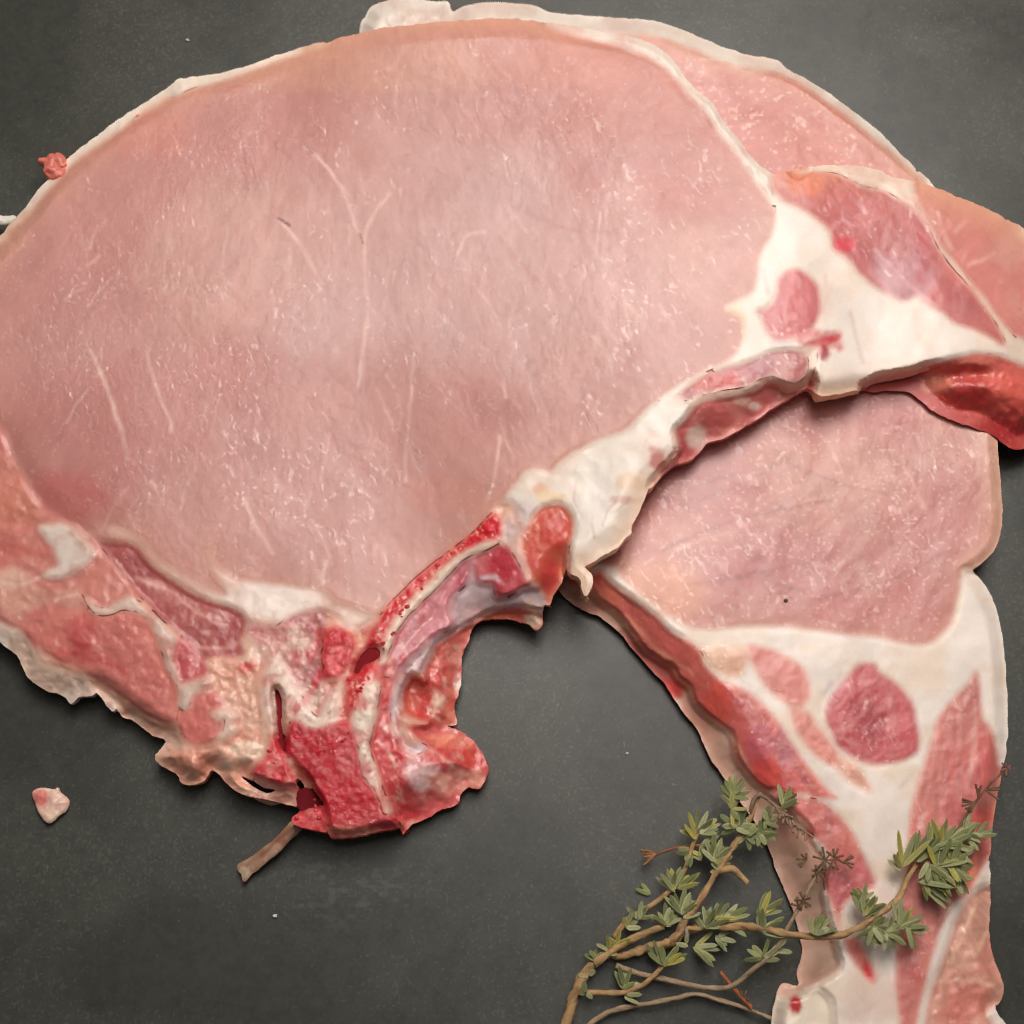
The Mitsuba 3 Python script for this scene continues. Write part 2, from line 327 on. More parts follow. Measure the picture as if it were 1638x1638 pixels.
R.region('skirt_muscle', [(948, 918), (958, 910), (985, 937), (1050, 986), (1075, 1010), (1110, 1030), (1122, 1045), (1127, 1060), (1150, 1085), (1195, 1105), (1225, 1130), (1250, 1160), (1275, 1200), (1300, 1235), (1325, 1264), (1342, 1277), (1310, 1277), (1285, 1272), (1262, 1266), (1232, 1268), (1212, 1257), (1190, 1232), (1176, 1210), (1170, 1177), (1155, 1164), (1130, 1146), (1110, 1124), (1103, 1100), (1082, 1085), (1075, 1068), (1058, 1060), (1030, 1040), (1005, 1006), (985, 981), (962, 965), (940, 945), (905, 930), (915, 915)],
         (198, 96, 87), drop=(34, 85), rough=((2.5, 30), (0.8, 9)), color2=(196, 92, 100), tint=[((228, 120, 95), 7, .6)], fiber=(1700, 1900, .25, 240), blobs=[(1150, 1125, 30, 35, (222, 88, 72), .8), (1225, 1235, 45, 32, (212, 76, 70), .8), (1035, 990, 40, 30, (190, 95, 88), .4), (975, 955, 30, 30, (214, 120, 90), .6), (925, 935, 30, 16, (225, 80, 68), .9), (1260, 1190, 20, 50, (168, 90, 105), .6)], streaks=[([[(945, 945), (985, 981), (1030, 1040), (1082, 1085), (1130, 1146), (1170, 1177), (1212, 1257)], [(1000, 985), (1060, 1045), (1110, 1075)]], 4, (236, 165, 135), .7)], label='bright red outer strip of muscle', seed=6)
R.region('muscle', [(1236, 1272), (1262, 1270), (1290, 1277), (1312, 1281), (1338, 1298), (1360, 1325), (1376, 1355), (1390, 1385), (1401, 1407), (1392, 1425), (1360, 1440), (1345, 1470), (1352, 1500), (1375, 1500), (1400, 1560), (1395, 1572), (1365, 1540), (1347, 1500), (1330, 1450), (1318, 1410), (1326, 1372), (1308, 1345), (1290, 1320), (1262, 1292)],
         (200, 108, 99), bulge=2, lift=-2, fiber=(1300, 800, .22, 160), color2=(188, 92, 98), tint=[((226, 140, 115), 7, .6)], blobs=[(1390, 1555, 12, 30, (205, 30, 45), .9)], seed=7)
R.region('tail_muscle', [(1560, 1073), (1568, 1090), (1571, 1130), (1574, 1150), (1584, 1162), (1592, 1180), (1598, 1215), (1602, 1245), (1594, 1300), (1588, 1350), (1578, 1380), (1548, 1430), (1522, 1452), (1497, 1512), (1475, 1600), (1462, 1650), (1442, 1650), (1432, 1570), (1434, 1500), (1441, 1450), (1450, 1380), (1452, 1330), (1460, 1280), (1475, 1230), (1490, 1180), (1500, 1150), (1516, 1125), (1545, 1096)],
         (205, 122, 113), bulge=4, rough=((3, 40), (0.7, 10)), color2=(200, 100, 96), tint=[((228, 160, 135), 7, .5)], fiber=(1560, 700, .22, 130), blobs=[(1570, 1310, 26, 22, (205, 85, 75), .7), (1550, 1400, 30, 30, (222, 130, 100), .7)], streaks=[([[(1560, 1120), (1558, 1200), (1545, 1260)], [(1480, 1300), (1462, 1360)]], 5, (232, 170, 155), .7)], seed=8, drop=(20, 30))
R.region('tail_muscle', [(1562, 1424), (1590, 1418), (1600, 1450), (1590, 1500), (1600, 1540), (1612, 1575), (1606, 1602), (1580, 1618), (1600, 1660), (1620, 1800), (1466, 1800), (1478, 1640), (1488, 1590), (1512, 1520), (1536, 1455)],
         (214, 158, 138), bulge=3, lift=-6, rough=((6, 40), (1.2, 10)), color2=(208, 138, 122), blobs=[(1540, 1600, 55, 50, (206, 118, 104), .8)], streaks=[([[(1500, 1570), (1550, 1568), (1590, 1580)], [(1560, 1450), (1520, 1540)], [(1590, 1470), (1560, 1530)]], 4, (238, 195, 165), .7)], fiber=(1480, 1350, .2, 60), seed=9, drop=(18, 30), label='tan coloured muscle at the end of the tail')
R.region('loin_muscle', [(955, 897), (985, 911), (1000, 930), (1040, 965), (1080, 994), (1120, 1007), (1180, 1003), (1240, 1003), (1300, 1010), (1360, 1018), (1400, 1021), (1440, 1029), (1480, 1033), (1500, 1022), (1522, 1000), (1534, 955), (1541, 912), (1560, 912), (1580, 895), (1600, 872), (1610, 830), (1608, 760), (1600, 690), (1590, 590), (1570, 480), (1538, 385), (1488, 300), (1450, 265), (1430, 245), (1375, 200), (1335, 170), (1296, 142), (1250, 117), (1200, 110), (1150, 96), (1100, 74), (1060, 60), (1010, 56), (900, 60), (760, 52), (620, 80), (600, 160), (640, 330), (710, 550), (800, 740), (880, 850)],
         (190, 121, 115), bulge=2, var=.12, rough=((5, 110), (0.6, 14)), color2=(201, 142, 132), c2s=110, otint=[((226, 184, 158), 26, .6)], tint=[((218, 158, 128), 20, .5)], fiber=(900, 300, .08, 190),
         streaks=[([[(1290, 895), (1330, 910), (1350, 898)], [(1180, 850), (1130, 860), (1080, 880)], [(1320, 700), (1350, 760)], [(1440, 730), (1480, 820)]], 3.5, (228, 180, 165), .5), ([[(1060, 880), (1180, 830), (1330, 800)], [(1050, 800), (1170, 760), (1260, 740)], [(1150, 930), (1300, 900)], [(1090, 800), (1150, 790), (1240, 745)], [(1240, 720), (1300, 760), (1420, 790)], [(1100, 935), (1200, 925), (1290, 945)], [(1300, 960), (1420, 930), (1520, 880)]], 3.2, (158, 98, 98), .55)], drop=(8, 16), blobs=[(1290, 190, 180, 110, (192, 116, 100), .65), (1110, 760, 90, 60, (186, 132, 128), .6), (1060, 950, 110, 55, (216, 152, 120), .7), (1340, 770, 150, 90, (205, 154, 136), .6), (1420, 970, 130, 50, (194, 112, 108), .5), (1230, 900, 120, 50, (188, 116, 116), .4)], seed=10, flecks=((232, 190, 175), 4.5, .8, .5))
R.region('fat_side', [(860, 900), (920, 925), (960, 950), (1000, 990), (1040, 1035), (1090, 1075), (1120, 1100), (1150, 1140), (1185, 1175), (1195, 1215), (1220, 1250), (1262, 1276), (1285, 1300), (1303, 1345), (1320, 1375), (1316, 1410), (1322, 1450), (1337, 1510), (1345, 1545), (1330, 1560), (1290, 1580), (1240, 1590), (1180, 1500), (1130, 1300), (1040, 1150), (880, 980)],
         (226, 178, 155), mat='fat', drop=(42, 70), lift=-14, color2=(234, 196, 174), blobs=[(1050, 1065, 95, 70, (192, 84, 76), .85), (1110, 1150, 50, 40, (206, 130, 112), .6), (1000, 1035, 40, 30, (176, 92, 82), .8), (1070, 1100, 30, 18, (215, 72, 66), .9), (935, 965, 45, 20, (190, 120, 105), .7), (1300, 1335, 18, 16, (176, 36, 42), .9), (1345, 1485, 16, 26, (178, 34, 42), .9), (1260, 1330, 20, 30, (214, 150, 132), .6)], seed=11, label='sloping pale outer face of the fat along the tail')
R.region('cartilage', [(1250, 1574), (1275, 1577), (1292, 1588), (1305, 1580), (1322, 1592), (1332, 1620), (1332, 1800), (1215, 1800), (1232, 1640), (1240, 1600)], (243, 226, 205), mat='fat', bulge=6, lift=-10, blobs=[(1272, 1607, 14, 20, (190, 40, 45), 1)], drop=(26, 26), label='broken white cartilage end with a red spot', seed=12)
R.region('fat_rim', unary_union([Polygon([(560, 70), (570, 20), (640, -20), (900, -10), (1260, 80), (1505, 290), (1470, 300), (1440, 265), (1376, 203), (1300, 146), (1250, 119), (1200, 113), (1150, 98), (1100, 77), (1060, 62), (900, 62), (760, 60), (600, 100)])]), (240, 226, 212), mat='fat', drop=(26, 24), rough=((5, 26), (3, 10)), color2=(228, 205, 190), blobs=[(1000, 45, 70, 14, (232, 205, 195), .6)], seed=13)
R.region('fat_seam', rear_outline, WHITE, mat='fat', drop=(16, 24), bulge=1, rough=((3, 70),), color2=(247, 226, 206), blobs=[(1520, 960, 22, 60, (235, 215, 180), .8), (1250, 1160, 60, 40, (246, 222, 200), .6), (1400, 1440, 40, 60, (245, 222, 206), .7), (1400, 1600, 60, 60, (236, 206, 190), .8), (1330, 1100, 10, 16, (226, 212, 208), .7)], streaks=[([[(1320, 1110), (1345, 1080)], [(1440, 1260), (1460, 1240)], [(1350, 1360), (1380, 1400)], [(1150, 1060), (1200, 1100)]], 4, (224, 196, 190), .6)], seed=14)

R.region('backing', rear_outline.buffer(-2), (238, 205, 186), 'fat', sp=3.4)
R.finish()

# ---------------------------------------------------------------- the upper chop
MAIN = [(-30, 415), (0, 380), (18, 356), (38, 335), (60, 306), (80, 285), (100, 262), (130, 236), (165, 210), (205, 180), (245, 156), (272, 137), (290, 126), (340, 118), (385, 109), (450, 86), (500, 71), (540, 62), (575, 54), (620, 44), (680, 37), (740, 33), (820, 30), (900, 39), (960, 50), (1020, 62), (1050, 75), (1076, 96), (1096, 124), (1120, 149), (1141, 167), (1156, 194), (1180, 220), (1200, 248), (1220, 268), (1240, 276),
        (1265, 271), (1300, 266), (1350, 264), (1400, 271), (1430, 284), (1460, 290), (1495, 300), (1540, 318), (1570, 330), (1604, 347), (1640, 366), (1690, 390), (1740, 450), (1760, 560), (1730, 660), (1680, 705), (1640, 718), (1614, 716), (1590, 697), (1558, 685), (1520, 670), (1490, 656), (1474, 641), (1455, 628), (1430, 625), (1400, 627), (1370, 625), (1340, 630), (1312, 633), (1296, 622), (1286, 622), (1255, 641), (1232, 656), (1190, 684), (1150, 703), (1128, 711), (1105, 736), (1074, 746), (1055, 766),
        (1036, 786), (1022, 820), (1010, 842), (1011, 853), (1000, 862), (985, 878), (965, 888), (947, 900), (935, 908), (947, 920), (944, 945), (937, 953), (930, 940), (929, 926), (912, 916), (905, 910), (900, 930), (888, 948), (880, 966), (870, 968), (868, 985), (866, 1000), (858, 1009), (848, 1000), (830, 994), (800, 989), (775, 991), (760, 1001), (748, 1030), (740, 1052), (739, 1080), (733, 1108), (725, 1130), (731, 1152), (729, 1160), (714, 1161), (735, 1169), (752, 1181), (768, 1200), (778, 1217),
        (781, 1232), (776, 1250), (765, 1262), (750, 1259), (738, 1271), (732, 1285), (705, 1296), (690, 1305), (656, 1322), (645, 1336), (639, 1326), (610, 1330), (590, 1335), (560, 1340), (530, 1340), (524, 1333), (505, 1328), (476, 1321), (466, 1311), (478, 1299), (474, 1290), (455, 1286), (425, 1278), (390, 1271), (364, 1254), (341, 1231), (326, 1249), (305, 1256), (290, 1252), (284, 1240), (260, 1226), (248, 1210), (266, 1186), (245, 1176), (230, 1165), (210, 1151), (196, 1148),
        (186, 1131), (182, 1138), (174, 1134), (155, 1107), (148, 1112), (125, 1115), (113, 1126), (100, 1112), (75, 1105), (58, 1095), (44, 1084), (37, 1068), (25, 1046), (0, 1028), (-35, 990), (-60, 900), (-55, 800), (-45, 690), (-55, 560), (-45, 470)]
main_outline = shape(MAIN, 3.2, 3, 11).difference(shape([(385, 1242), (400, 1246), (420, 1258), (441, 1263), (426, 1269), (405, 1258)], 0.5)).difference(shape([(470, 1250), (482, 1262), (487, 1257), (478, 1246)], 0))
# how far the upper chop is lifted by the one below it
G = 8
gu, gv = np.meshgrid(np.arange(-200, 1900, G), np.arange(-200, 1900, G))
foot = rear_outline.buffer(60)
lift = gaussian_filter(shapely.contains_xy(foot, gu.ravel(), gv.ravel()).reshape(gu.shape) * (rear_top(gu.ravel(), gv.ravel()).reshape(gu.shape) + 7 * sstep(450, 900, gu)), 60 / G)
def main_bottom(u, v): return np.maximum(map_coordinates(lift, [(np.asarray(v) + 200) / G, (np.asarray(u) + 200) / G], order=1, mode='nearest'), 0)
def main_top(u, v):
    thick = 80 + 5 * (fb(u, v, 320, 2, 81) - 0.5) + 12 * np.exp(-(((u - 560) / 200) ** 2 + ((v - 1150) / 160) ** 2)) - 22 * sstep(250, -60, u) * sstep(500, 900, v) - 20 * sstep(1250, 1420, u) - 18 * sstep(1000, 1150, v) * sstep(380, 180, u)
    return main_bottom(u, v) + thick
M = Chop('pork_chop', main_outline, main_top, main_bottom, under=12)
labels['pork_chop'] = {'label': 'upper raw pork chop, large pale loin, bloody rib bone, lying across the other', 'category': 'pork chop', 'group': 'raw pork chops stacked on the slate'}

# rib end, small pieces first
M.region('crack', [(438, 1103), (448, 1108), (450, 1140), (452, 1165), (457, 1192), (450, 1200), (445, 1180), (443, 1150)], (130, 20, 30), 'bark', lift=-26, fray=.6)
M.region('cavity', [(474, 1266), (498, 1261), (512, 1278), (514, 1288), (498, 1292), (480, 1298)], (104, 8, 18), 'bark', lift=-24, fray=1, label='dark red hollow in the bone end')
M.region('cavity', [(566, 1070), (584, 1040), (604, 1034), (608, 1050), (594, 1062), (582, 1066), (572, 1078)], (120, 8, 18), 'bark', lift=-9, fray=3)
M.region('rib_bone', [(800, 866), (776, 880), (742, 894), (726, 910), (691, 947), (651, 987), (634, 1011), (622, 1040), (611, 1062), (605, 1056), (616, 1020), (629, 995), (655, 962), (690, 926), (718, 900), (745, 881), (780, 866)], (252, 230, 208), 'fat', lift=6, bulge=3, bw=5, fray=1.4, rough=((2, 8),), color2=(236, 160, 140), c2s=14, c2=(.58, .75), seed=1, label='cream coloured cut edge of the rib')
M.region('rib_bone', [(592, 1078), (606, 1092), (606, 1130), (597, 1168), (590, 1196), (602, 1228), (611, 1258), (622, 1296), (616, 1300), (600, 1262), (580, 1240), (573, 1195), (564, 1145), (578, 1112)], (250, 228, 208), 'fat', lift=4, bulge=4, bw=6, fray=3, rough=((3, 12),), color2=(230, 150, 140), c2s=24, blobs=[(582, 1232, 14, 22, (214, 120, 125), .8), (611, 1275, 9, 25, (228, 120, 110), .8)], seed=2)
M.region('marrow', [(788, 820), (803, 832), (803, 850), (796, 866), (780, 868), (745, 884), (715, 904), (688, 928), (655, 965), (630, 996), (618, 1022), (606, 1058), (612, 1062), (602, 1088), (586, 1108), (562, 1140), (552, 1110), (556, 1080), (570, 1050), (585, 1025), (598, 1000), (625, 965), (665, 925), (705, 892), (745, 862), (770, 838)], (206, 30, 44), 'marrow', lift=3, fray=2.5, rough=((5, 16), (3, 6)), color2=(232, 112, 108), c2s=20, c2=(.5, .72), flecks=((243, 200, 170), 4, .72, .8), blobs=[(790, 845, 14, 22, (205, 22, 44), .9), (690, 910, 40, 16, (225, 120, 105), .5)], seed=3, label='bright red spongy marrow along the rib')
M.region('marrow', [(460, 1157), (480, 1152), (500, 1165), (540, 1155), (562, 1160), (572, 1195), (578, 1238), (598, 1262), (612, 1302), (624, 1300), (634, 1308), (640, 1322), (600, 1332), (560, 1339), (528, 1340), (524, 1310), (516, 1284), (500, 1258), (482, 1236), (465, 1215), (457, 1192)], (190, 36, 48), 'marrow', lift=4, fray=2.5, rough=((4, 26), (1.2, 7)), color2=(186, 60, 66), c2s=40, flecks=((206, 104, 102), 5, .78, .5), blobs=[(500, 1195, 30, 22, (176, 26, 38), .8), (555, 1215, 25, 35, (196, 92, 94), .6), (540, 1165, 40, 12, (208, 110, 104), .6), (560, 1330, 60, 12, (228, 150, 128), .7), (505, 1235, 20, 30, (176, 24, 40), .6)], drop=(20, 18), seed=4, label='spongy red marrow of the bone end')
M.region('marrow', [(520, 1008), (532, 1000), (545, 1006), (566, 1018), (568, 1040), (560, 1068), (548, 1082), (530, 1088), (520, 1088), (518, 1060), (514, 1030)], (196, 50, 60), 'marrow', lift=5, fray=4, rough=((5, 14), (3, 6)), color2=(232, 110, 108), c2s=20, seed=5)
M.region('marrow', [(398, 1236), (420, 1212), (432, 1190), (438, 1168), (446, 1180), (452, 1200), (466, 1224), (474, 1248), (476, 1262), (450, 1258), (420, 1250)], (214, 66, 74), 'marrow', lift=0, fray=3, rough=((4, 14), (3, 6)), color2=(236, 150, 140), c2s=22, seed=6)
M.region('marrow', [(466, 1311), (478, 1298), (502, 1292), (516, 1290), (524, 1312), (526, 1328), (503, 1328), (476, 1321)], (206, 70, 74), 'marrow', lift=-10, fray=2, color2=(228, 140, 128), c2s=16, seed=7, rough=((4, 12),))
M.region('cartilage', [(437, 1108), (443, 1150), (444, 1182), (436, 1170), (420, 1140), (416, 1100), (426, 1060), (440, 1050), (470, 1092), (494, 1130), (508, 1146), (524, 1118), (544, 1098), (540, 1130), (536, 1154), (500, 1166), (480, 1152), (458, 1154), (452, 1140), (448, 1108)], (246, 221, 204), 'fat', lift=1, bulge=4, bw=6, fray=2.5, rough=((4, 20),), color2=(236, 190, 172), c2s=26, seed=8)
M.region('tissue', [(392, 998), (440, 1000), (470, 984), (522, 978), (514, 1030), (518, 1088), (528, 1108), (510, 1146), (494, 1130), (470, 1094), (446, 1060), (425, 1060), (405, 1030)], (216, 176, 160), lift=-3, fray=2, rough=((7, 34), (2, 9)), color2=(196, 130, 124), c2s=34, blobs=[(505, 1000, 26, 18, (178, 100, 100), .8), (500, 1080, 18, 40, (170, 98, 102), .7), (440, 1075, 20, 26, (232, 206, 188), .8), (525, 985, 30, 12, (176, 84, 90), .6)], seed=9)
# rib inner face and its membranes
M.region('rib_muscle', [(757, 890), (780, 882), (801, 872), (815, 877), (822, 892), (842, 922), (850, 938), (826, 946), (812, 954), (796, 956), (788, 936), (762, 932), (756, 912)], (196, 62, 74), lift=-2, fray=2, rough=((5, 24),), color2=(208, 108, 112), streaks=[([[(770, 925), (790, 922), (800, 930)], [(758, 890), (752, 930)]], 4, (230, 205, 210), .8)], seed=10)
M.region('rib_face', [(800, 868), (776, 881), (742, 896), (728, 910), (692, 948), (652, 988), (636, 1011), (624, 1040), (612, 1062), (608, 1080), (622, 1082), (634, 1092), (644, 1068), (672, 1040), (702, 1015), (728, 1000), (720, 976), (724, 956), (748, 930), (757, 906), (760, 888)], (200, 116, 122), lift=-2, zfun=lambda u, v, z, d, o: z - 14 * sstep(0, 60, d), fray=1.5, rough=((4, 24),), color2=(206, 134, 140), c2s=50, blobs=[(665, 1000, 22, 30, (212, 150, 150), .5), (700, 1020, 24, 14, (190, 80, 98), .8), (625, 1065, 12, 22, (220, 130, 116), .8), (740, 925, 16, 20, (178, 70, 86), .7)], seed=11, label='smooth pinkish inner face of the rib')
M.region('membrane', [(744, 938), (752, 905), (760, 900), (764, 932), (786, 930), (792, 952), (814, 955), (850, 936), (868, 952), (869, 978), (820, 972), (780, 980), (756, 996), (736, 1006), (706, 1026), (687, 1050), (677, 1076), (660, 1077), (645, 1106), (639, 1135), (642, 1162), (656, 1184), (684, 1195), (668, 1207), (641, 1196), (628, 1166), (624, 1136), (628, 1106), (634, 1082), (650, 1057), (690, 1023), (729, 1000), (718, 976), (723, 955)], (226, 200, 202), 'fat', lift=-12, bulge=3, fray=2.5, rough=((3, 18),), drop=(26, 60), color2=(232, 186, 182), blobs=[(850, 985, 20, 30, (232, 196, 172), .9), (650, 1190, 20, 14, (232, 176, 168), .7)], seed=12, label='thin whitish membrane along the rib')
M.region('rib_flap', [(735, 1006), (756, 996), (780, 980), (830, 972), (869, 977), (869, 1010), (835, 998), (775, 993), (757, 1005), (746, 1030), (738, 1055), (741, 1080), (736, 1104), (716, 1110), (690, 1099), (677, 1076), (687, 1050), (706, 1026)], (208, 104, 92), lift=-30, drop=(26, 40), fray=2, rough=((5, 20),), color2=(216, 130, 112), blobs=[(735, 1090, 10, 22, (236, 210, 196), .9), (852, 992, 14, 18, (236, 205, 178), .9), (800, 982, 40, 10, (206, 100, 74), .8)], seed=13)
M.region('rib_flap', [(660, 1078), (690, 1099), (716, 1110), (736, 1104), (736, 1130), (733, 1164), (712, 1162), (690, 1156), (660, 1150), (645, 1140), (642, 1112)], (194, 92, 76), lift=-34, drop=(16, 30), fray=2, rough=((5, 20),), zfun=lambda u, v, z, d, o: z - 14 * np.exp(-(((u - 662) / 25) ** 2 + ((v - 1122) / 30) ** 2)), blobs=[(700, 1120, 14, 26, (238, 200, 178), .9), (722, 1140, 12, 20, (226, 140, 116), .8)], seed=14)
M.region('rib_lobe', [(652, 1162), (690, 1157), (712, 1161), (737, 1166), (765, 1190), (784, 1215), (788, 1235), (778, 1262), (752, 1266), (740, 1278), (734, 1290), (692, 1310), (656, 1326), (645, 1340), (634, 1310), (622, 1280), (612, 1258), (602, 1226), (594, 1190), (602, 1150), (610, 1100), (612, 1084), (632, 1092), (624, 1136), (628, 1166), (641, 1196), (668, 1207), (684, 1195), (672, 1185)], (206, 84, 84), lift=-6, drop=(44, 80), fray=2.5, rough=((6, 26), (2, 8)), color2=(216, 110, 104), blobs=[(675, 1238, 32, 28, (236, 196, 194), .95), (720, 1250, 40, 24, (234, 160, 142), .9), (760, 1205, 26, 26, (208, 72, 58), .8), (720, 1185, 40, 16, (230, 140, 110), .8), (762, 1245, 18, 16, (238, 175, 150), .8), (650, 1300, 26, 18, (196, 48, 58), .7), (670, 1318, 40, 10, (232, 150, 130), .7), (612, 1150, 10, 40, (214, 118, 116), .7)], streaks=[([[(690, 1200), (720, 1222), (745, 1240)], [(645, 1150), (640, 1185), (665, 1205)]], 4, (240, 200, 180), .7)], seed=15)
# cartilage plate and fat at the middle
M.region('red_patch', [(832, 862), (842, 842), (862, 815), (885, 806), (908, 812), (918, 835), (914, 865), (908, 892), (906, 910), (900, 930), (888, 948), (880, 966), (870, 968), (866, 950), (852, 932), (842, 905), (834, 882)], (200, 84, 66), lift=-6, fray=2.5, rough=((4, 30),), drop=(34, 50), tint=[((226, 150, 120), 8, .7)], blobs=[(885, 850, 30, 40, (194, 62, 48), .8), (878, 925, 20, 30, (196, 62, 62), .8), (852, 895, 12, 26, (205, 80, 74), .6)], seed=16, label='orange red blood stained patch at the rib joint')
M.region('membrane', [(806, 838), (820, 806), (842, 842), (832, 862), (836, 884), (852, 914), (870, 942), (866, 952), (850, 938), (824, 892), (815, 877), (800, 870)], (234, 190, 176), 'fat', lift=-2, fray=2, rough=((4, 16),), seed=17, blobs=[(815, 850, 14, 22, (236, 206, 200), .8)])
M.region('cartilage', [(806, 800), (824, 776), (836, 759), (850, 750), (870, 752), (882, 757), (892, 741), (930, 716), (962, 702), (1000, 688), (1022, 666), (1050, 642), (1080, 646), (1112, 640), (1095, 672), (1078, 690), (1085, 720), (1062, 748), (1044, 770), (1036, 786), (1022, 820), (1010, 842), (1013, 853), (1000, 862), (985, 880), (965, 890), (947, 901), (940, 912), (950, 922), (946, 948), (937, 956), (928, 940), (926, 928), (908, 918), (906, 910), (908, 892), (914, 865), (918, 835), (908, 812), (885, 806), (862, 815), (842, 842), (820, 806)],
         (247, 234, 220), 'fat', lift=2, bulge=3, fray=1.2, rough=((4, 60), (0.6, 16)), drop=(10, 40), color2=(245, 224, 208), otint=[((238, 196, 164), 22, .8)], blobs=[(862, 782, 16, 12, (226, 170, 125), .8), (840, 820, 22, 22, (228, 205, 202), .7), (880, 795, 30, 12, (240, 208, 165), .8), (1010, 770, 30, 20, (238, 196, 160), .6), (960, 800, 20, 40, (240, 230, 222), .5), (1050, 735, 16, 24, (205, 92, 92), .7), (995, 800, 24, 8, (214, 150, 140), .6)], streaks=[([[(995, 795), (975, 815), (965, 840)], [(920, 770), (918, 800), (930, 830)], [(945, 830), (950, 860)], [(1010, 795), (985, 820)]], 2.2, (205, 160, 150), .6)], seed=18, label='smooth white cartilage plate at the rib joint')
M.region('skirt_muscle', [(1084, 634), (1110, 612), (1140, 596), (1152, 590), (1190, 581), (1215, 571), (1236, 563), (1262, 560), (1282, 562), (1291, 572), (1292, 590), (1285, 603), (1268, 612), (1240, 602), (1216, 606), (1200, 616), (1170, 622), (1130, 629), (1100, 640)], (180, 108, 108), lift=-3, bulge=4, rough=((3, 20),), color2=(168, 100, 106), tint=[((205, 150, 140), 4, .5)], blobs=[(1130, 612, 55, 18, (200, 92, 80), .85), (1262, 590, 24, 22, (184, 120, 112), .8), (1170, 603, 14, 16, (206, 84, 84), .7)], seed=19)
M.region('membrane', [(1050, 646), (1084, 636), (1100, 641), (1130, 630), (1170, 623), (1200, 617), (1216, 607), (1240, 603), (1268, 613), (1286, 604), (1294, 588), (1292, 572), (1284, 562), (1296, 556), (1308, 556), (1304, 580), (1296, 604), (1284, 618), (1266, 622), (1240, 612), (1222, 614), (1205, 626), (1172, 634), (1130, 642), (1100, 656), (1070, 668)], (242, 212, 192), 'fat', lift=-2, bulge=2, fray=1.5, drop=(10, 20), rough=((3, 16),), color2=(236, 190, 174), seed=20)
M.region('skirt_muscle', [(1070, 668), (1100, 652), (1130, 640), (1172, 632), (1205, 624), (1222, 612), (1240, 610), (1266, 621), (1286, 614), (1300, 600), (1300, 625), (1255, 650), (1190, 695), (1150, 712), (1128, 720), (1100, 745), (1060, 760), (1064, 740), (1082, 715), (1078, 692)], (198, 104, 100), lift=-12, drop=(34, 60), fray=1.5, rough=((5, 24),), color2=(206, 122, 112), blobs=[(1115, 700, 20, 22, (220, 196, 184), .8), (1185, 640, 16, 10, (232, 190, 170), .8), (1205, 650, 14, 8, (226, 205, 190), .8), (1090, 715, 14, 20, (196, 80, 86), .7), (1150, 670, 30, 20, (186, 72, 74), .6)], seed=21)
# fat web and the muscles of the tail
M.region('oval_muscle', [(1253, 437), (1266, 430), (1282, 432), (1300, 445), (1310, 462), (1314, 490), (1310, 510), (1297, 528), (1280, 539), (1246, 545), (1232, 538), (1223, 525), (1219, 505), (1212, 502), (1212, 496), (1226, 494), (1238, 482), (1242, 465), (1245, 448)], (202, 112, 112), bulge=2, fray=1.2, tint=[((182, 84, 88), 4, .5)], fiber=(1265, 300, .2, 90), seed=22, label='oval pink muscle set in white fat')
M.region('cap_muscle', [(1236, 282), (1262, 274), (1280, 279), (1300, 274), (1340, 278), (1358, 287), (1385, 299), (1415, 305), (1440, 320), (1463, 335), (1483, 360), (1494, 385), (1508, 407), (1520, 427), (1545, 453), (1570, 483), (1589, 511), (1600, 530), (1608, 548), (1603, 553), (1570, 533), (1530, 519), (1505, 500), (1482, 487), (1468, 473), (1450, 481), (1430, 477), (1400, 460), (1376, 440), (1357, 416), (1332, 397), (1326, 370), (1306, 350), (1285, 336), (1262, 325), (1245, 316), (1237, 300)], (190, 106, 104), bulge=3, rough=((3, 50), (0.6, 12)), color2=(186, 92, 98), c2s=60, fray=2, tint=[((206, 128, 112), 8, .5)], otint=[((216, 140, 104), 30, .7)],
         blobs=[(1290, 295, 40, 22, (214, 124, 92), .8), (1440, 440, 60, 45, (192, 130, 136), .8), (1475, 410, 14, 60, (186, 78, 84), .6), (1350, 390, 22, 16, (205, 60, 72), .9), (1520, 500, 40, 25, (200, 124, 124), .5)], streaks=[([[(1330, 370), (1340, 355), (1370, 362)], [(1375, 320), (1385, 340)], [(1400, 400), (1460, 460), (1500, 490)]], 4, (224, 170, 170), .6)], fiber=(1250, 200, .16, 90), seed=23, label='dark pink muscle beside the white fat')
M.region('fat_strip', [(1276, 282), (1300, 264), (1350, 260), (1402, 266), (1432, 280), (1456, 286), (1464, 308), (1474, 330), (1490, 364), (1502, 390), (1522, 414), (1547, 444), (1572, 474), (1592, 503), (1618, 534), (1650, 570), (1650, 585), (1606, 556), (1610, 547), (1600, 529), (1588, 508), (1545, 452), (1508, 406), (1483, 360), (1462, 334), (1438, 318), (1415, 304), (1385, 298), (1358, 286), (1340, 277), (1300, 274)], (246, 222, 202), 'fat', lift=2, fray=1.2, bulge=2, bw=5, color2=(238, 190, 172), c2s=60, seed=24, drop=(10, 14))
M.region('tail_muscle', [(1454, 286), (1500, 294), (1545, 312), (1575, 324), (1600, 342), (1622, 368), (1650, 395), (1720, 420), (1740, 520), (1700, 570), (1655, 580), (1645, 550), (1618, 534), (1592, 503), (1572, 474), (1547, 444), (1522, 414), (1502, 390), (1490, 364), (1474, 330), (1464, 308)], (212, 134, 124), bulge=3, rough=((5, 45), (1.5, 12)), color2=(216, 150, 138), otint=[((226, 168, 138), 26, .8)], streaks=[([[(1530, 370), (1542, 356)], [(1550, 425), (1590, 405)], [(1500, 340), (1520, 400)]], 4, (234, 180, 165), .7)], drop=(18, 30), seed=25)
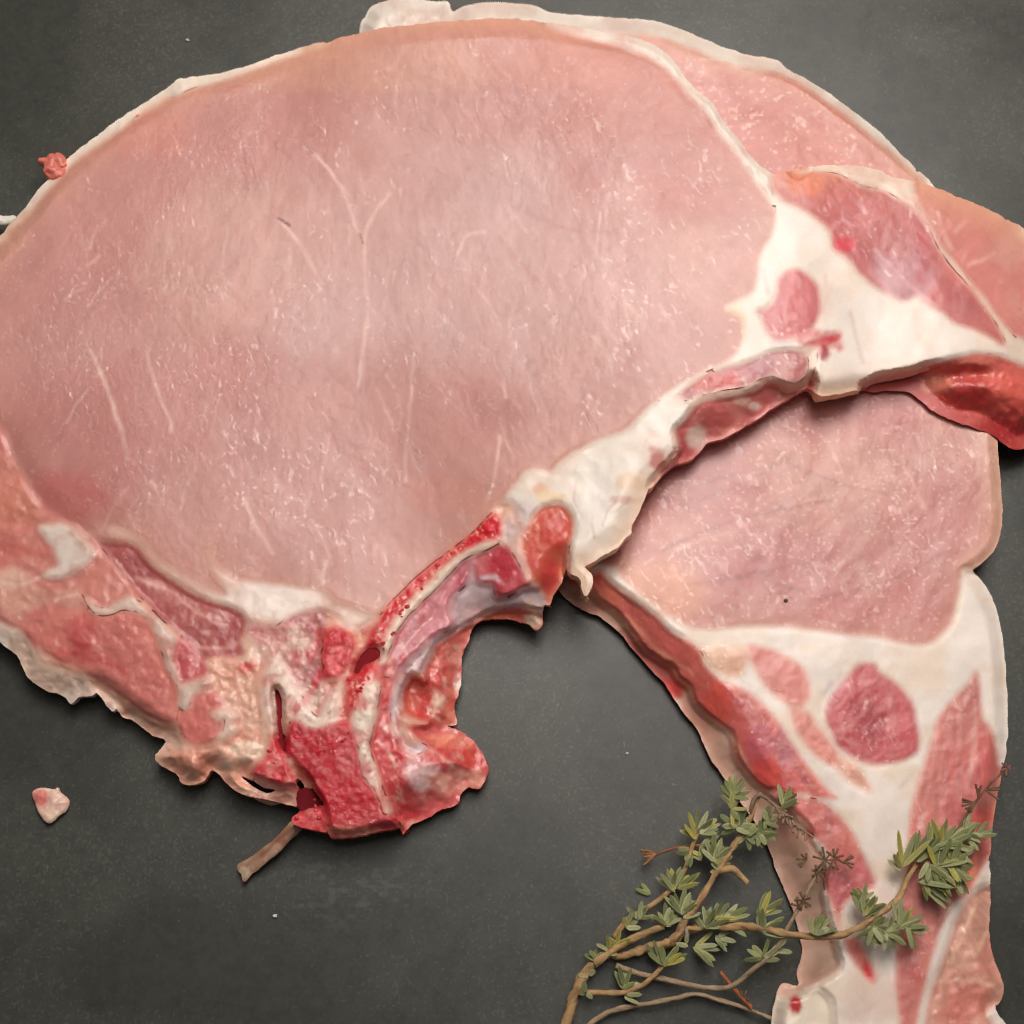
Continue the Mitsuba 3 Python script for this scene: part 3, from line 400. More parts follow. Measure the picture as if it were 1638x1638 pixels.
M.region('skirt_muscle', [(1378, 620), (1402, 604), (1440, 596), (1470, 588), (1500, 580), (1545, 568), (1572, 565), (1602, 570), (1650, 588), (1740, 620), (1740, 700), (1640, 730), (1600, 725), (1540, 690), (1490, 670), (1450, 640), (1410, 632)], (182, 66, 60), lift=-6, drop=(62, 80), fray=3, rough=((8, 30), (3, 10)), color2=(206, 100, 88), c2s=50, zfun=lambda u, v, z, d, o: z - 22 * np.exp(-(((u - 1545) / 50) ** 2 + ((v - 600) / 14) ** 2)), blobs=[(1500, 612, 34, 22, (214, 130, 110), .8), (1610, 620, 36, 34, (214, 96, 84), .8), (1560, 575, 40, 10, (222, 130, 112), .7), (1590, 690, 70, 26, (150, 28, 34), .7), (1555, 640, 40, 24, (172, 36, 36), .6)], seed=26, label='deep red ragged muscle under the edge of the fat')
M.region('fat_seam', [(1236, 372), (1242, 330), (1237, 300), (1262, 325), (1330, 330), (1480, 450), (1640, 540), (1740, 560), (1740, 640), (1602, 572), (1572, 566), (1545, 569), (1500, 581), (1470, 589), (1440, 597), (1402, 605), (1378, 621), (1370, 640), (1310, 645), (1288, 625), (1300, 602), (1308, 575), (1306, 557), (1282, 562), (1262, 560), (1236, 563), (1215, 571), (1190, 581), (1152, 590), (1110, 612), (1080, 640), (1050, 642), (1080, 620), (1112, 602), (1142, 588), (1166, 576), (1180, 560), (1189, 532), (1184, 508), (1158, 494), (1175, 482), (1204, 467), (1212, 442), (1215, 412), (1226, 390)],
         WHITE, 'fat', lift=1, bulge=2, rough=((4, 80),), drop=(14, 30), fray=1.5, color2=(250, 232, 216), otint=[((232, 186, 150), 22, .8)], tint=[((244, 214, 188), 5, .4)], blobs=[(1312, 545, 40, 20, (216, 84, 84), .9), (1330, 540, 16, 12, (200, 40, 56), .7), (1318, 565, 12, 14, (170, 40, 52), .9), (1290, 535, 26, 14, (232, 140, 128), .7), (1250, 550, 24, 10, (226, 206, 200), .7), (1320, 480, 12, 40, (248, 214, 200), .5), (1180, 520, 20, 34, (246, 214, 172), .8)], streaks=[([[(1320, 440), (1318, 500)], [(1222, 430), (1228, 470)], [(1285, 545), (1340, 530)], [(1360, 500), (1380, 580)]], 4, (228, 200, 190), .6)], seed=27, label='thick bright white fat around the oval muscle')
# lower left flap
M.region('fat_seam', [(337, 880), (346, 900), (366, 920), (400, 930), (440, 935), (482, 940), (522, 945), (537, 960), (562, 970), (592, 978), (606, 972), (596, 992), (570, 1006), (548, 1000), (524, 980), (470, 984), (440, 1000), (416, 1002), (396, 998), (380, 976), (330, 958), (290, 936), (246, 905), (232, 886), (208, 866), (172, 852), (180, 840), (212, 850), (240, 876), (254, 894), (292, 920), (332, 944), (364, 952), (346, 925), (334, 898)], (244, 212, 194), 'fat', lift=-1, bulge=0, fray=3, rough=((3, 30),), color2=(222, 176, 158), c2s=40, tint=[((216, 160, 144), 7, .7)], blobs=[(440, 958, 100, 34, (253, 236, 224), .9), (215, 865, 60, 40, (216, 168, 150), .8), (300, 930, 30, 24, (228, 192, 172), .6)], seed=28, label='cream fat between the loin and the lower flap')
M.region('fat_patch', [(64, 846), (84, 838), (102, 838), (126, 850), (146, 870), (150, 890), (128, 910), (112, 922), (84, 924), (71, 920), (76, 912), (92, 905), (86, 880)], (236, 216, 202), 'fat', bulge=4, fray=3, color2=(222, 182, 166), c2s=24, blobs=[(80, 918, 12, 8, (244, 226, 212), .9), (105, 880, 22, 28, (242, 228, 214), .8)], seed=29, lift=2)
M.region('fat_patch', [(130, 950), (152, 968), (176, 970), (204, 955), (225, 963), (250, 985), (276, 1010), (283, 1020), (276, 1048), (282, 1075), (290, 1094), (306, 1088), (330, 1082), (342, 1092), (330, 1104), (308, 1112), (300, 1134), (284, 1128), (286, 1108), (268, 1066), (254, 1032), (244, 1002), (224, 982), (200, 976), (165, 985), (144, 972)], (234, 204, 188), 'fat', lift=4, bulge=3, bw=6, fray=2.5, rough=((3, 14),), color2=(222, 168, 152), c2s=24, seed=30)
M.region('fat_patch', [(338, 1142), (352, 1134), (370, 1136), (380, 1150), (374, 1162), (385, 1166), (360, 1184), (345, 1190), (356, 1170), (360, 1152), (348, 1152)], (240, 208, 190), 'fat', lift=3, bulge=3, bw=6, fray=2, seed=31)
M.region('flap_muscle', [(140, 858), (160, 866), (185, 868), (215, 872), (240, 902), (290, 938), (330, 960), (380, 976), (396, 1000), (386, 1022), (392, 1046), (370, 1052), (345, 1050), (325, 1056), (308, 1030), (285, 1012), (262, 992), (232, 962), (204, 926), (172, 886)], (178, 98, 94), lift=-9, bulge=8, bw=14, rough=((4, 26), (1.5, 10)), color2=(168, 84, 82), fray=1.5, tint=[((166, 66, 66), 8, .6)], streaks=[([[(220, 925), (270, 945), (300, 970), (330, 985), (360, 990)], [(320, 1035), (360, 1036), (385, 1025)], [(340, 990), (362, 998)]], 4, (222, 162, 150), .8)], seed=32, drop=None)
M.region('flap_muscle', [(284, 1018), (310, 1030), (326, 1056), (334, 1078), (320, 1086), (306, 1090), (290, 1096), (282, 1075), (276, 1048)], (196, 92, 92), lift=-4, bulge=8, bw=10, rough=((4, 20),), fray=1.5, seed=33)
M.region('flap_muscle', [(60, 1030), (80, 990), (130, 975), (165, 986), (200, 977), (224, 983), (244, 1003), (254, 1033), (268, 1067), (286, 1109), (284, 1140), (275, 1160), (240, 1150), (190, 1115), (130, 1075), (85, 1055)], (206, 118, 110), bulge=6, bw=22, rough=((6, 34), (2, 10)), color2=(192, 84, 84), c2s=44, fray=3, tint=[((220, 140, 118), 10, .7)], streaks=[([[(90, 1045), (150, 1050), (200, 1075)], [(110, 1010), (130, 1040)]], 7, (190, 70, 68), .6)], seed=34, drop=(24, 40))
M.region('flap_muscle', [(288, 1140), (302, 1132), (310, 1112), (334, 1104), (352, 1110), (360, 1130), (340, 1142), (350, 1154), (358, 1152), (354, 1172), (335, 1192), (300, 1190), (282, 1165)], (204, 110, 104), bulge=5, rough=((5, 20),), fray=2, seed=35, tint=[((224, 150, 130), 8, .6)])
M.region('fringe', [(-60, 960), (0, 996), (34, 1012), (52, 1034), (62, 1060), (95, 1070), (130, 1082), (150, 1096), (170, 1112), (190, 1128), (190, 1150), (150, 1140), (100, 1140), (0, 1100), (-60, 1020)], (226, 192, 172), 'fat', lift=-7, drop=(10, 34), rough=((5, 16), (2, 7)), fray=3, color2=(242, 222, 208), c2s=22, seed=36, label='frayed whitish fringe at the lower left edge')
M.region('flap_muscle', [(-60, 700), (-20, 660), (5, 690), (22, 730), (52, 788), (92, 828), (130, 856), (150, 866), (175, 892), (204, 928), (232, 965), (250, 985), (225, 962), (204, 955), (176, 970), (152, 968), (130, 950), (140, 974), (120, 978), (80, 990), (62, 1032), (52, 1034), (34, 1012), (0, 996), (-60, 960)], (204, 130, 118), bulge=6, bw=18, lift=-3, rough=((7, 44), (2, 12)), color2=(200, 112, 104), c2s=70, blobs=[(30, 810, 50, 60, (208, 128, 108), .8), (25, 960, 50, 30, (214, 160, 140), .7), (110, 955, 40, 20, (214, 160, 142), .6), (70, 880, 26, 26, (200, 110, 102), .6), (20, 925, 30, 20, (228, 186, 166), .8), (150, 935, 30, 40, (212, 134, 120), .7), (30, 880, 30, 14, (204, 104, 90), .5)], streaks=[([[(0, 930), (30, 935), (60, 925)], [(90, 960), (120, 950)]], 4, (236, 200, 180), .8)], fray=2, seed=37, drop=(20, 40))
mr = np.random.default_rng(5)
def marbling(n, box, focus, ln):
    out = []
    while len(out) < n:
        a, b = mr.uniform(box[0], box[2]), mr.uniform(box[1], box[3])
        t = math.atan2(b - focus[1], a - focus[0]) + mr.normal(0, .25)
        l = ln * mr.uniform(.4, 1.4); k = mr.normal(0, .12)
        out.append([(a, b), (a + l * .5 * math.cos(t), b + l * .5 * math.sin(t)), (a + l * math.cos(t + k), b + l * math.sin(t + k))])
    return out
M.region('loin_muscle', [(-60, 690), (-60, 400), (0, 388), (22, 362), (45, 342), (68, 312), (86, 292), (106, 270), (136, 245), (172, 220), (212, 192), (252, 170), (290, 150), (340, 132), (390, 116), (455, 92), (520, 72), (570, 40), (640, 20), (740, 10), (830, 24), (900, 49), (968, 66), (1020, 82), (1050, 96), (1080, 121), (1104, 150), (1130, 178), (1150, 210), (1180, 248), (1206, 285), (1226, 315), (1240, 340), (1236, 372), (1226, 390), (1215, 412), (1212, 442), (1204, 467), (1175, 482), (1158, 494), (1184, 508), (1189, 532), (1180, 560), (1166, 576), (1142, 588), (1112, 602), (1080, 620), (1050, 642), (1022, 666), (1000, 688), (962, 702), (930, 716), (892, 741), (882, 757), (870, 752), (850, 750), (836, 759), (824, 776), (806, 800), (790, 815), (770, 836), (745, 860), (705, 890), (665, 922), (625, 962), (604, 985), (570, 990), (540, 980), (400, 1000), (250, 940), (130, 870), (60, 830), (0, 720)],
         (187, 128, 121), bulge=2, bw=30, sp=2.9, var=0.11, rough=((4, 190), (1.5, 70), (0.4, 12)), color2=(196, 143, 135), c2s=200, c2=(.36, .66), otint=[((216, 160, 134), 30, .6)], tint=[((214, 156, 128), 22, .45)], fiber=(560, -250, .06, 260), flecks=((220, 180, 168), 4.2, .86, .25),
         zfun=lambda u, v, z, d, o: z - 26 * (1 - sstep(0, 30, o)) * sstep(1200, 560, u) - 7 * np.exp(-(d / 22) ** 2) * sstep(640, 720, v) * sstep(200, 120, u) - 10 * (1 - sstep(0, 12, o)) * sstep(560, 1200, u),
         blobs=[(240, 215, 80, 50, (206, 134, 118), .5), (150, 690, 190, 150, (184, 118, 112), .6), (110, 800, 80, 60, (186, 102, 96), .75), (1020, 150, 170, 90, (184, 108, 92), .75), (1110, 270, 130, 130, (180, 106, 94), .7), (900, 105, 150, 50, (194, 122, 102), .55), (720, 790, 90, 40, (206, 140, 122), .4), (600, 110, 260, 50, (212, 158, 134), .45), (700, 430, 330, 210, (206, 168, 162), .75), (640, 890, 140, 60, (200, 142, 132), .5), (310, 610, 70, 130, (200, 136, 129), .3), (1110, 420, 70, 80, (208, 156, 138), .5), (380, 400, 220, 160, (205, 158, 146), .6), (560, 680, 200, 130, (196, 140, 132), .5), (950, 500, 200, 180, (205, 158, 148), .5)],
         streaks=[([[(490, 235), (525, 270), (550, 310), (572, 370)], [(625, 310), (590, 360), (582, 420), (588, 500), (580, 560), (575, 620)], [(445, 350), (480, 390), (515, 455)], [(235, 560), (250, 620), (270, 670), (272, 690)], [(145, 560), (170, 620), (195, 690), (205, 735)], [(660, 620), (652, 680), (648, 770)], [(800, 700), (792, 760), (780, 800)], [(390, 800), (415, 850), (435, 885)], [(520, 900), (516, 935)], [(305, 430), (312, 500)], [(730, 410), (745, 380), (775, 370)], [(960, 340), (955, 400), (968, 420)], [(240, 770), (260, 800)]], 3.4, (232, 192, 180), .75), (marbling(46, (120, 330, 1100, 860), (560, -100), 60), 2.6, (228, 190, 178), .45), (marbling(40, (120, 200, 1150, 900), (560, -100), 90), 5, (188, 126, 118), .25),
                  ([[(445, 348), (462, 360)], [(490, 232), (500, 245)], [(575, 375), (580, 390)]], 2.2, (120, 70, 75), .9), ([[(1050, 250), (1090, 300), (1130, 330)], [(880, 200), (960, 240), (950, 300)], [(800, 380), (850, 440), (900, 470)], [(40, 640), (200, 780)], [(820, 330), (930, 370), (1100, 370)]], 5, (186, 118, 114), .3)], seed=38, fray=1.5, label='large round pale pink loin of the upper chop')
M.region('fat_rim', Polygon([(560, 0), (560, 75), (640, 52), (820, 45), (900, 56), (1020, 92), (1080, 130), (1150, 220), (1226, 325), (1245, 330), (1236, 280), (1120, 100), (1000, 30)]), (246, 230, 214), 'fat', lift=1, bulge=2, bw=6, rough=((3, 14),), drop=(10, 8), color2=(240, 205, 190), c2s=40, seed=39, label='thin white rim of fat on the upper right edge')
M.region('fat_rim', [(-70, 700), (-70, 380), (30, 300), (100, 220), (200, 150), (300, 90), (440, 50), (570, 20), (570, 76), (510, 84), (440, 106), (370, 128), (300, 146), (240, 172), (170, 226), (110, 278), (60, 330), (24, 384), (10, 500), (14, 600), (0, 700)], (252, 234, 216), 'fat', rough=((3, 14), (1.5, 6)), drop=(26, 22), color2=(226, 182, 154), c2s=60, c2=(.48, .62), seed=40, fray=9, fs=46)
M.region('torn_tissue', main_outline, (226, 166, 142), lift=-4, rough=((7, 26), (3, 9)), drop=(28, 34), color2=(232, 190, 168), c2s=36, blobs=[(310, 1220, 50, 30, (222, 142, 118), .8), (375, 1190, 26, 26, (224, 136, 108), .7), (395, 1070, 16, 14, (210, 50, 56), .8), (400, 1120, 24, 50, (226, 176, 150), .7), (390, 1200, 40, 18, (238, 210, 186), .8), (420, 1265, 40, 10, (232, 196, 170), .7), (455, 1270, 20, 14, (222, 170, 150), .7), (30, 1010, 40, 14, (224, 150, 126), .6)], seed=41)
M.region('backing', main_outline.buffer(-2), (228, 176, 156), 'fat', sp=3.4)
M.finish()

# ---------------------------------------------------------------- scraps on and around the meat
def scrap(key, outline, top, bottom, color, lab, mat='meat', fray=2.0, **k):
    c = Chop(key, shape(outline, fray, 5, 8), top, bottom, under=3)
    c.region(key, c.outline, color, mat, parent='', sp=2.0, label=lab, clip=False, groove=3, gw=3, **k)
    c.finish()
scrap('meat_scrap', [(53, 1268), (66, 1262), (88, 1264), (92, 1259), (96, 1268), (108, 1280), (104, 1296), (92, 1304), (78, 1315), (66, 1304), (58, 1288)], lambda u, v: 13 + 0 * u, flat0, (226, 186, 168), {'label': 'small pale pink scrap of meat lying alone on the slate', 'category': 'meat scrap'}, blobs=[(66, 1276, 16, 16, (206, 92, 84), .8), (85, 1305, 12, 12, (232, 205, 180), .8)], rough=((4, 12),))
scrap('meat_scrap_001', [(63, 255), (74, 248), (90, 245), (102, 252), (104, 268), (110, 280), (98, 284), (82, 284), (70, 276), (72, 266)], lambda u, v: main_top(u, v) * 0 + 66, lambda u, v: 40 + 0 * u, (208, 112, 98), {'label': 'ragged little red scrap stuck to the upper left edge of the loin', 'category': 'meat scrap'}, fray=6, rough=((8, 9),))
scrap('fat_scrap', [(-30, 345), (-8, 342), (6, 347), (22, 346), (20, 353), (4, 356), (-10, 353), (-30, 358)], lambda u, v: 34 + 0 * u, lambda u, v: 24 + 0 * u, (240, 232, 218), {'label': 'thin white shred of fat at the left edge of the loin', 'category': 'fat scrap'}, mat='fat', rough=((3, 8),))
scrap('gristle_sliver', [(381, 1386), (396, 1376), (424, 1356), (448, 1336), (468, 1314), (482, 1322), (462, 1344), (440, 1366), (414, 1388), (402, 1396), (391, 1409), (388, 1398)], lambda u, v: 14 + 26 * sstep(380, 480, u) + 0 * v, lambda u, v: 8 + 22 * sstep(380, 480, u), (150, 106, 84), {'label': 'translucent tan sliver of gristle sticking out from under the bone end', 'category': 'gristle'}, color2=(176, 140, 116), c2s=20, streaks=[([[(395, 1385), (440, 1350), (470, 1322)]], 3, (120, 76, 62), .8)], fray=1, blobs=[(390, 1396, 12, 12, (200, 180, 150), .7)])

import trimesh
def bits(key, paths, n, cols, size, zadd, seed, lab=None):
    r = np.random.default_rng(seed); V, F, C, o = [], [], [], 0
    pts = np.vstack([spline(p, False, 2)[:, :2] for p in paths])
    tree = cKDTree(np.concatenate([np.stack([d['u'], d['v']], 1) for d in M.todo])); zz = np.concatenate([d['z'] for d in M.todo])
    base = trimesh.creation.icosphere(subdivisions=1, radius=1.0)
    for i in range(n):
        u, v = pts[r.integers(len(pts))] + r.normal(0, 3, 2)
        if not shapely.contains_xy(main_outline, u, v): continue
        z = zz[tree.query([u, v])[1]] + zadd
        q = base.vertices * (0.5 + meshkit.fbm(base.vertices * 1.3 + r.uniform(0, 99), 2, 3))[:, None] * np.array([r.uniform(.6, 1.9), r.uniform(.5, 1.2), r.uniform(.3, .7)]) * size * r.uniform(.5, 1.3)
        a = r.uniform(0, 6.28); ca, sa = math.cos(a), math.sin(a)
        t = r.normal(0, .35); q = q @ np.array([[1, 0, math.sin(t)], [0, 1, 0], [-math.sin(t), 0, 1]])
        q = np.stack([q[:, 0] * ca - q[:, 1] * sa, q[:, 0] * sa + q[:, 1] * ca, q[:, 2]], 1) * U
        V.append(q + P(u, v, z)); F.append(base.faces + o); o += len(q)
        C.append(np.tile(lin(cols[r.integers(len(cols))]) * r.uniform(.8, 1.15), (len(q), 1)))
    scene[key] = mikit.ply((np.vstack(V), np.vstack(F)), 'marrow', True, color=np.clip(np.vstack(C), .002, .85))
    labels[key] = {'kind': 'stuff', **({'label': lab} if lab else {})}
RC, CC = [(206, 40, 52), (190, 30, 44), (222, 90, 88), (214, 60, 66)], [(232, 180, 160), (238, 206, 180), (224, 130, 118), (228, 160, 142)]
bits('pork_chop__marrow_crumb', [[(790, 830), (740, 872), (690, 915), (650, 965), (610, 1040), (580, 1090), (560, 1130)], [(525, 1010), (540, 1050), (560, 1090)], [(470, 1170), (520, 1200), (560, 1170)], [(430, 1200), (450, 1250)], [(480, 1240), (520, 1320)], [(470, 1310), (520, 1300)]], 110, RC, 2.6, -0.5, 3)

def crumb(key, u, v, r, col, lab, cat, z=0, group=None):
    m = trimesh.creation.icosphere(subdivisions=2, radius=1.0)
    n = meshkit.fbm(m.vertices * 1.5 + u, 3, 4)[:, None]
    vv = m.vertices * (0.55 + 0.9 * n) * np.array([1.3, 0.9, 0.6]) * r * U
    scene[key] = mikit.ply((vv + P(u, v, z + r * 0.4), m.faces), 'fat', True, color=np.tile(lin(col), (len(vv), 1)))
    labels[key] = {'label': lab, 'category': cat}
    if group: labels[key]['group'] = group
for i, (u, v, r, lab) in enumerate([(300, 64, 2.6, 'tiny pale crumb on the slate near the top left'), (440, 1465, 2.8, 'tiny whitish crumb on the slate below the gristle sliver'), 
                                   (1003, 1205, 1.8, 'tiny pale crumb on the slate left of the tail')]):
    crumb('crumb' if i == 0 else f'crumb_{i:03d}', u, v, r, (200, 192, 178), lab, 'crumb', group='tiny crumbs on the slate')
crumb('pepper_speck', 1257, 960, 2.4, (92, 62, 56), 'tiny dark speck on the loin of the lower chop', 'speck', z=74)

# ---------------------------------------------------------------- thyme
scene['bark'] = bumped(prin(VC, roughness=0.75, specular=0.25), marrow_bump, 0.0002, 6e-5)
scene['leaf'] = {'type': 'twosided', 'b': prin(VC, roughness=0.55, specular=0.35)}
lr = np.random.default_rng(21)
def tube(pts, r0, r1, col, knob=0.25, sides=8, step=5):
    p = spline(pts, False, step)
    w = P(p[:, 0], p[:, 1], p[:, 2])
    t = np.gradient(w, axis=0); t /= np.linalg.norm(t, axis=1, keepdims=True)
    a = np.cross(t, [0, 0, 1.0]); a /= np.linalg.norm(a, axis=1, keepdims=True) + 1e-12
    b = np.cross(t, a)
    n = len(w)
    ang = np.arange(sides) * 2 * np.pi / sides
    r = np.linspace(r0, r1, n)
    q = np.stack([np.repeat(np.arange(n), sides).reshape(n, sides) * 0.35, np.tile(np.cos(ang) * 1.5, (n, 1)), np.tile(np.sin(ang) * 1.5, (n, 1))], -1) + p[0, 0]
    nz = meshkit.fbm(q, 3, 3)
    rr = (r[:, None] * (1 + knob * 2 * (nz - 0.5))) * U
    v = w[:, None] + rr[..., None] * (np.cos(ang)[None, :, None] * a[:, None] + np.sin(ang)[None, :, None] * b[:, None])
    i, j = np.meshgrid(np.arange(n - 1), np.arange(sides), indexing='ij')
    f = np.stack([i * sides + j, i * sides + (j + 1) % sides, (i + 1) * sides + (j + 1) % sides, (i + 1) * sides + j], -1).reshape(-1, 4)
    f = np.vstack([f[:, [0, 1, 2]], f[:, [0, 2, 3]], [[0, k + 1, k] for k in range(1, sides - 1)], [[(n - 1) * sides, (n - 1) * sides + k, (n - 1) * sides + k + 1] for k in range(1, sides - 1)]])
    c = lin(col)[None] * (0.3 + 1.4 * meshkit.fbm(q * 1.6, 3, 8).reshape(-1, 1))
    return v.reshape(-1, 3), f, c
def add(key, m, mat):
    k, kk = 0, key
    while kk in scene: k += 1; kk = f'{key}_{k:03d}'
    scene[kk] = mikit.ply((m[0], m[1]), mat, True, color=np.clip(m[2], .004, .9))
    return kk
def leaf(base, d, L, W, col, curl, roll):
    """a small thyme leaf: narrow, rolled margins, a groove along the midrib"""
    ns, nc = 8, 8
    t = np.linspace(0, 1, ns)
    w = W * (np.clip(1 - np.abs(2 * t ** 0.8 - 1) ** 2.6, 0, 1) ** 0.55) * 0.46 + W * 0.05
    ang = np.arange(nc) * 2 * np.pi / nc
    d = np.asarray(d, float); d /= np.linalg.norm(d)
    sd = np.cross(d, [0, 0, 1.0]); sd /= np.linalg.norm(sd) + 1e-9
    up = np.cross(sd, d)
    sd, up = sd * math.cos(roll) + up * math.sin(roll), up * math.cos(roll) - sd * math.sin(roll)
    y = np.cos(ang)[None] * w[:, None]
    z = np.sin(ang)[None] * w[:, None] * 0.34 - 0.30 * w[:, None] * (1 - np.abs(np.cos(ang))[None]) * (np.sin(ang) > 0)[None] + curl * L * (t ** 2)[:, None]
    v = base + (t * L)[:, None, None] * d + y[..., None] * sd + z[..., None] * up
    i, j = np.meshgrid(np.arange(ns - 1), np.arange(nc), indexing='ij')
    f = np.stack([i * nc + j, i * nc + (j + 1) % nc, (i + 1) * nc + (j + 1) % nc, (i + 1) * nc + j], -1).reshape(-1, 4)
    f = np.vstack([f[:, [0, 1, 2]], f[:, [0, 2, 3]], [[0, k + 1, k] for k in range(1, nc - 1)], [[(ns - 1) * nc, (ns - 1) * nc + k, (ns - 1) * nc + k + 1] for k in range(1, nc - 1)]])
    edge = np.abs(np.cos(ang))[None] ** 2 * np.ones((ns, 1))
    c = lin(col)[None, None] * (0.8 + 0.5 * edge)[..., None] + lin((120, 112, 80))[None, None] * (0.5 * (1 - t) ** 3)[:, None, None]
    return v.reshape(-1, 3), f, c.reshape(-1, 3)
GREENS = [(130, 136, 90), (144, 148, 100), (116, 122, 76), (164, 166, 122), (104, 110, 72), (134, 140, 98)]
YEL = [(168, 158, 78), (150, 146, 84)]
DUSTY = [(128, 134, 88), (148, 150, 106), (110, 116, 74), (138, 142, 98)]
def cluster(parent, u, v, z, ang, n, L, spread, pal=GREENS, W=8.4, lo=-0.15, hi=0.5, yel=0.14, len_var=0.3):
    n = n + (n > 3) + (n > 7)
    order = np.linspace(-0.5, 0.5, n) if n > 1 else [0.0]
    for o in order:
        a = math.radians(ang + o * spread + lr.uniform(-20, 20))
        el = lr.uniform(lo, hi) * (1 - 0.5 * abs(o))
        d = np.array([math.cos(a) * math.cos(el), -math.sin(a) * math.cos(el), math.sin(el)])
        col = YEL[lr.integers(len(YEL))] if lr.random() < yel else pal[lr.integers(len(pal))]
        b = P(u + lr.uniform(-3, 3), v + lr.uniform(-3, 3), z + lr.uniform(-3, 4))
        LL = 1.08 * L * lr.uniform(1 - len_var, 1.1) / max(0.6, math.cos(el))
        add(parent + '__leaf', leaf(b, d, LL * U, W * lr.uniform(.8, 1.15) * U, col, lr.uniform(-.15, .12), lr.uniform(-.6, .6)), 'leaf')
def calyx(parent, u, v, z, ang, n, L, col, spread=120):
    for o in np.linspace(-.5, .5, n):
        a = math.radians(ang + o * spread + lr.uniform(-15, 15))
        l = L * lr.uniform(.6, 1.1)
        add(parent + '__dry_tip', tube([(u, v, z), (u + l * .5 * math.cos(a), v + l * .5 * math.sin(a), z + 3), (u + l * math.cos(a), v + l * math.sin(a), z + lr.uniform(0, 8))], 1.0, 2.0, col, .4, 5, 4), 'bark')
T = 'thyme_sprig'
labels[T] = {'label': 'sprig of green thyme with woody twigs lying over the slate and the tail', 'category': 'thyme sprig'}
BR, BR2, GREY = (170, 136, 96), (178, 146, 100), (156, 134, 108)
add(T + '__stem', tube([(880, 1700, 14), (905, 1640, 15), (915, 1600, 17), (930, 1565, 19), (950, 1541, 20), (972, 1525, 21), (995, 1528, 22), (1030, 1519, 24), (1075, 1506, 28), (1095, 1490, 32), (1130, 1481, 38), (1165, 1482, 46), (1200, 1483, 56), (1240, 1490, 68), (1280, 1497, 80), (1320, 1498, 88), (1358, 1491, 92), (1400, 1466, 94), (1435, 1440, 95), (1452, 1405, 96), (1475, 1372, 96), (1515, 1345, 96), (1556, 1325, 94)], 8.0, 3.4, BR, .85), 'bark')
def branch(pts, r0, r1, col=BR, knob=.3): return add(T + '__branch', tube(pts, r0, r1, col, knob), 'bark')
S = T + '__stem'
b1 = branch([(950, 1542, 24), (985, 1516, 32), (1020, 1498, 36), (1062, 1482, 38)], 6, 4.5, BR2, .8)
b2 = branch([(1072, 1508, 30), (1086, 1494, 38), (1100, 1466, 46), (1120, 1440, 54), (1142, 1402, 60), (1158, 1378, 64), (1176, 1350, 68), (1196, 1318, 72), (1212, 1280, 78), (1218, 1268, 80)], 5.8, 2.8, BR, .8)
b3 = branch([(982, 1500, 26), (1005, 1470, 28), (1040, 1450, 32), (1070, 1426, 36), (1092, 1398, 42), (1102, 1372, 46), (1110, 1346, 50), (1124, 1322, 52)], 4.5, 3)
b4 = branch([(938, 1588, 20), (970, 1588, 20), (1000, 1587, 22), (1030, 1574, 26), (1050, 1556, 30), (1062, 1542, 32)], 4.5, 3.5)
b5 = branch([(985, 1545, 20), (1020, 1557, 20), (1060, 1566, 20), (1110, 1577, 22), (1150, 1581, 26), (1175, 1575, 30), (1205, 1550, 42), (1235, 1526, 56), (1252, 1500, 66), (1270, 1466, 76), (1285, 1440, 82), (1305, 1400, 86), (1318, 1378, 88)], 4.5, 2.6, GREY)
b6 = branch([(930, 1652, 10), (955, 1630, 12), (985, 1615, 14), (1045, 1604, 16), (1080, 1597, 16), (1115, 1590, 16), (1150, 1600, 14), (1190, 1612, 14), (1236, 1630, 14)], 4.2, 3, GREY, .45)
b7 = branch([(1150, 1392, 60), (1172, 1390, 62), (1183, 1400, 60), (1196, 1413, 58)], 6, 4, BR2)
b8 = branch([(1200, 1300, 76), (1212, 1272, 84), (1236, 1285, 86), (1258, 1304, 86), (1288, 1334, 84)], 3.2, 1.8, (138, 112, 92), .4)
b9 = branch([(1128, 1352, 44), (1090, 1354, 36), (1062, 1362, 28), (1036, 1372, 22)], 2.6, 1.8, (140, 92, 66), .4)
b10 = branch([(1520, 1345, 96), (1540, 1314, 98), (1558, 1286, 100), (1572, 1268, 102), (1590, 1248, 104), (1608, 1232, 104)], 2.2, 1.6, (118, 88, 72), .4)
b11 = branch([(1152, 1554, 24), (1166, 1572, 26), (1182, 1590, 24), (1202, 1612, 20)], 2.5, 4, (165, 98, 62), .4)
b13 = branch([(1472, 1376, 98), (1500, 1384, 104), (1532, 1394, 104)], 3.5, 2.5, GREY)
b12 = branch([(1085, 1470, 40), (1095, 1482, 40), (1100, 1500, 36)], 3, 3, (150, 140, 128))
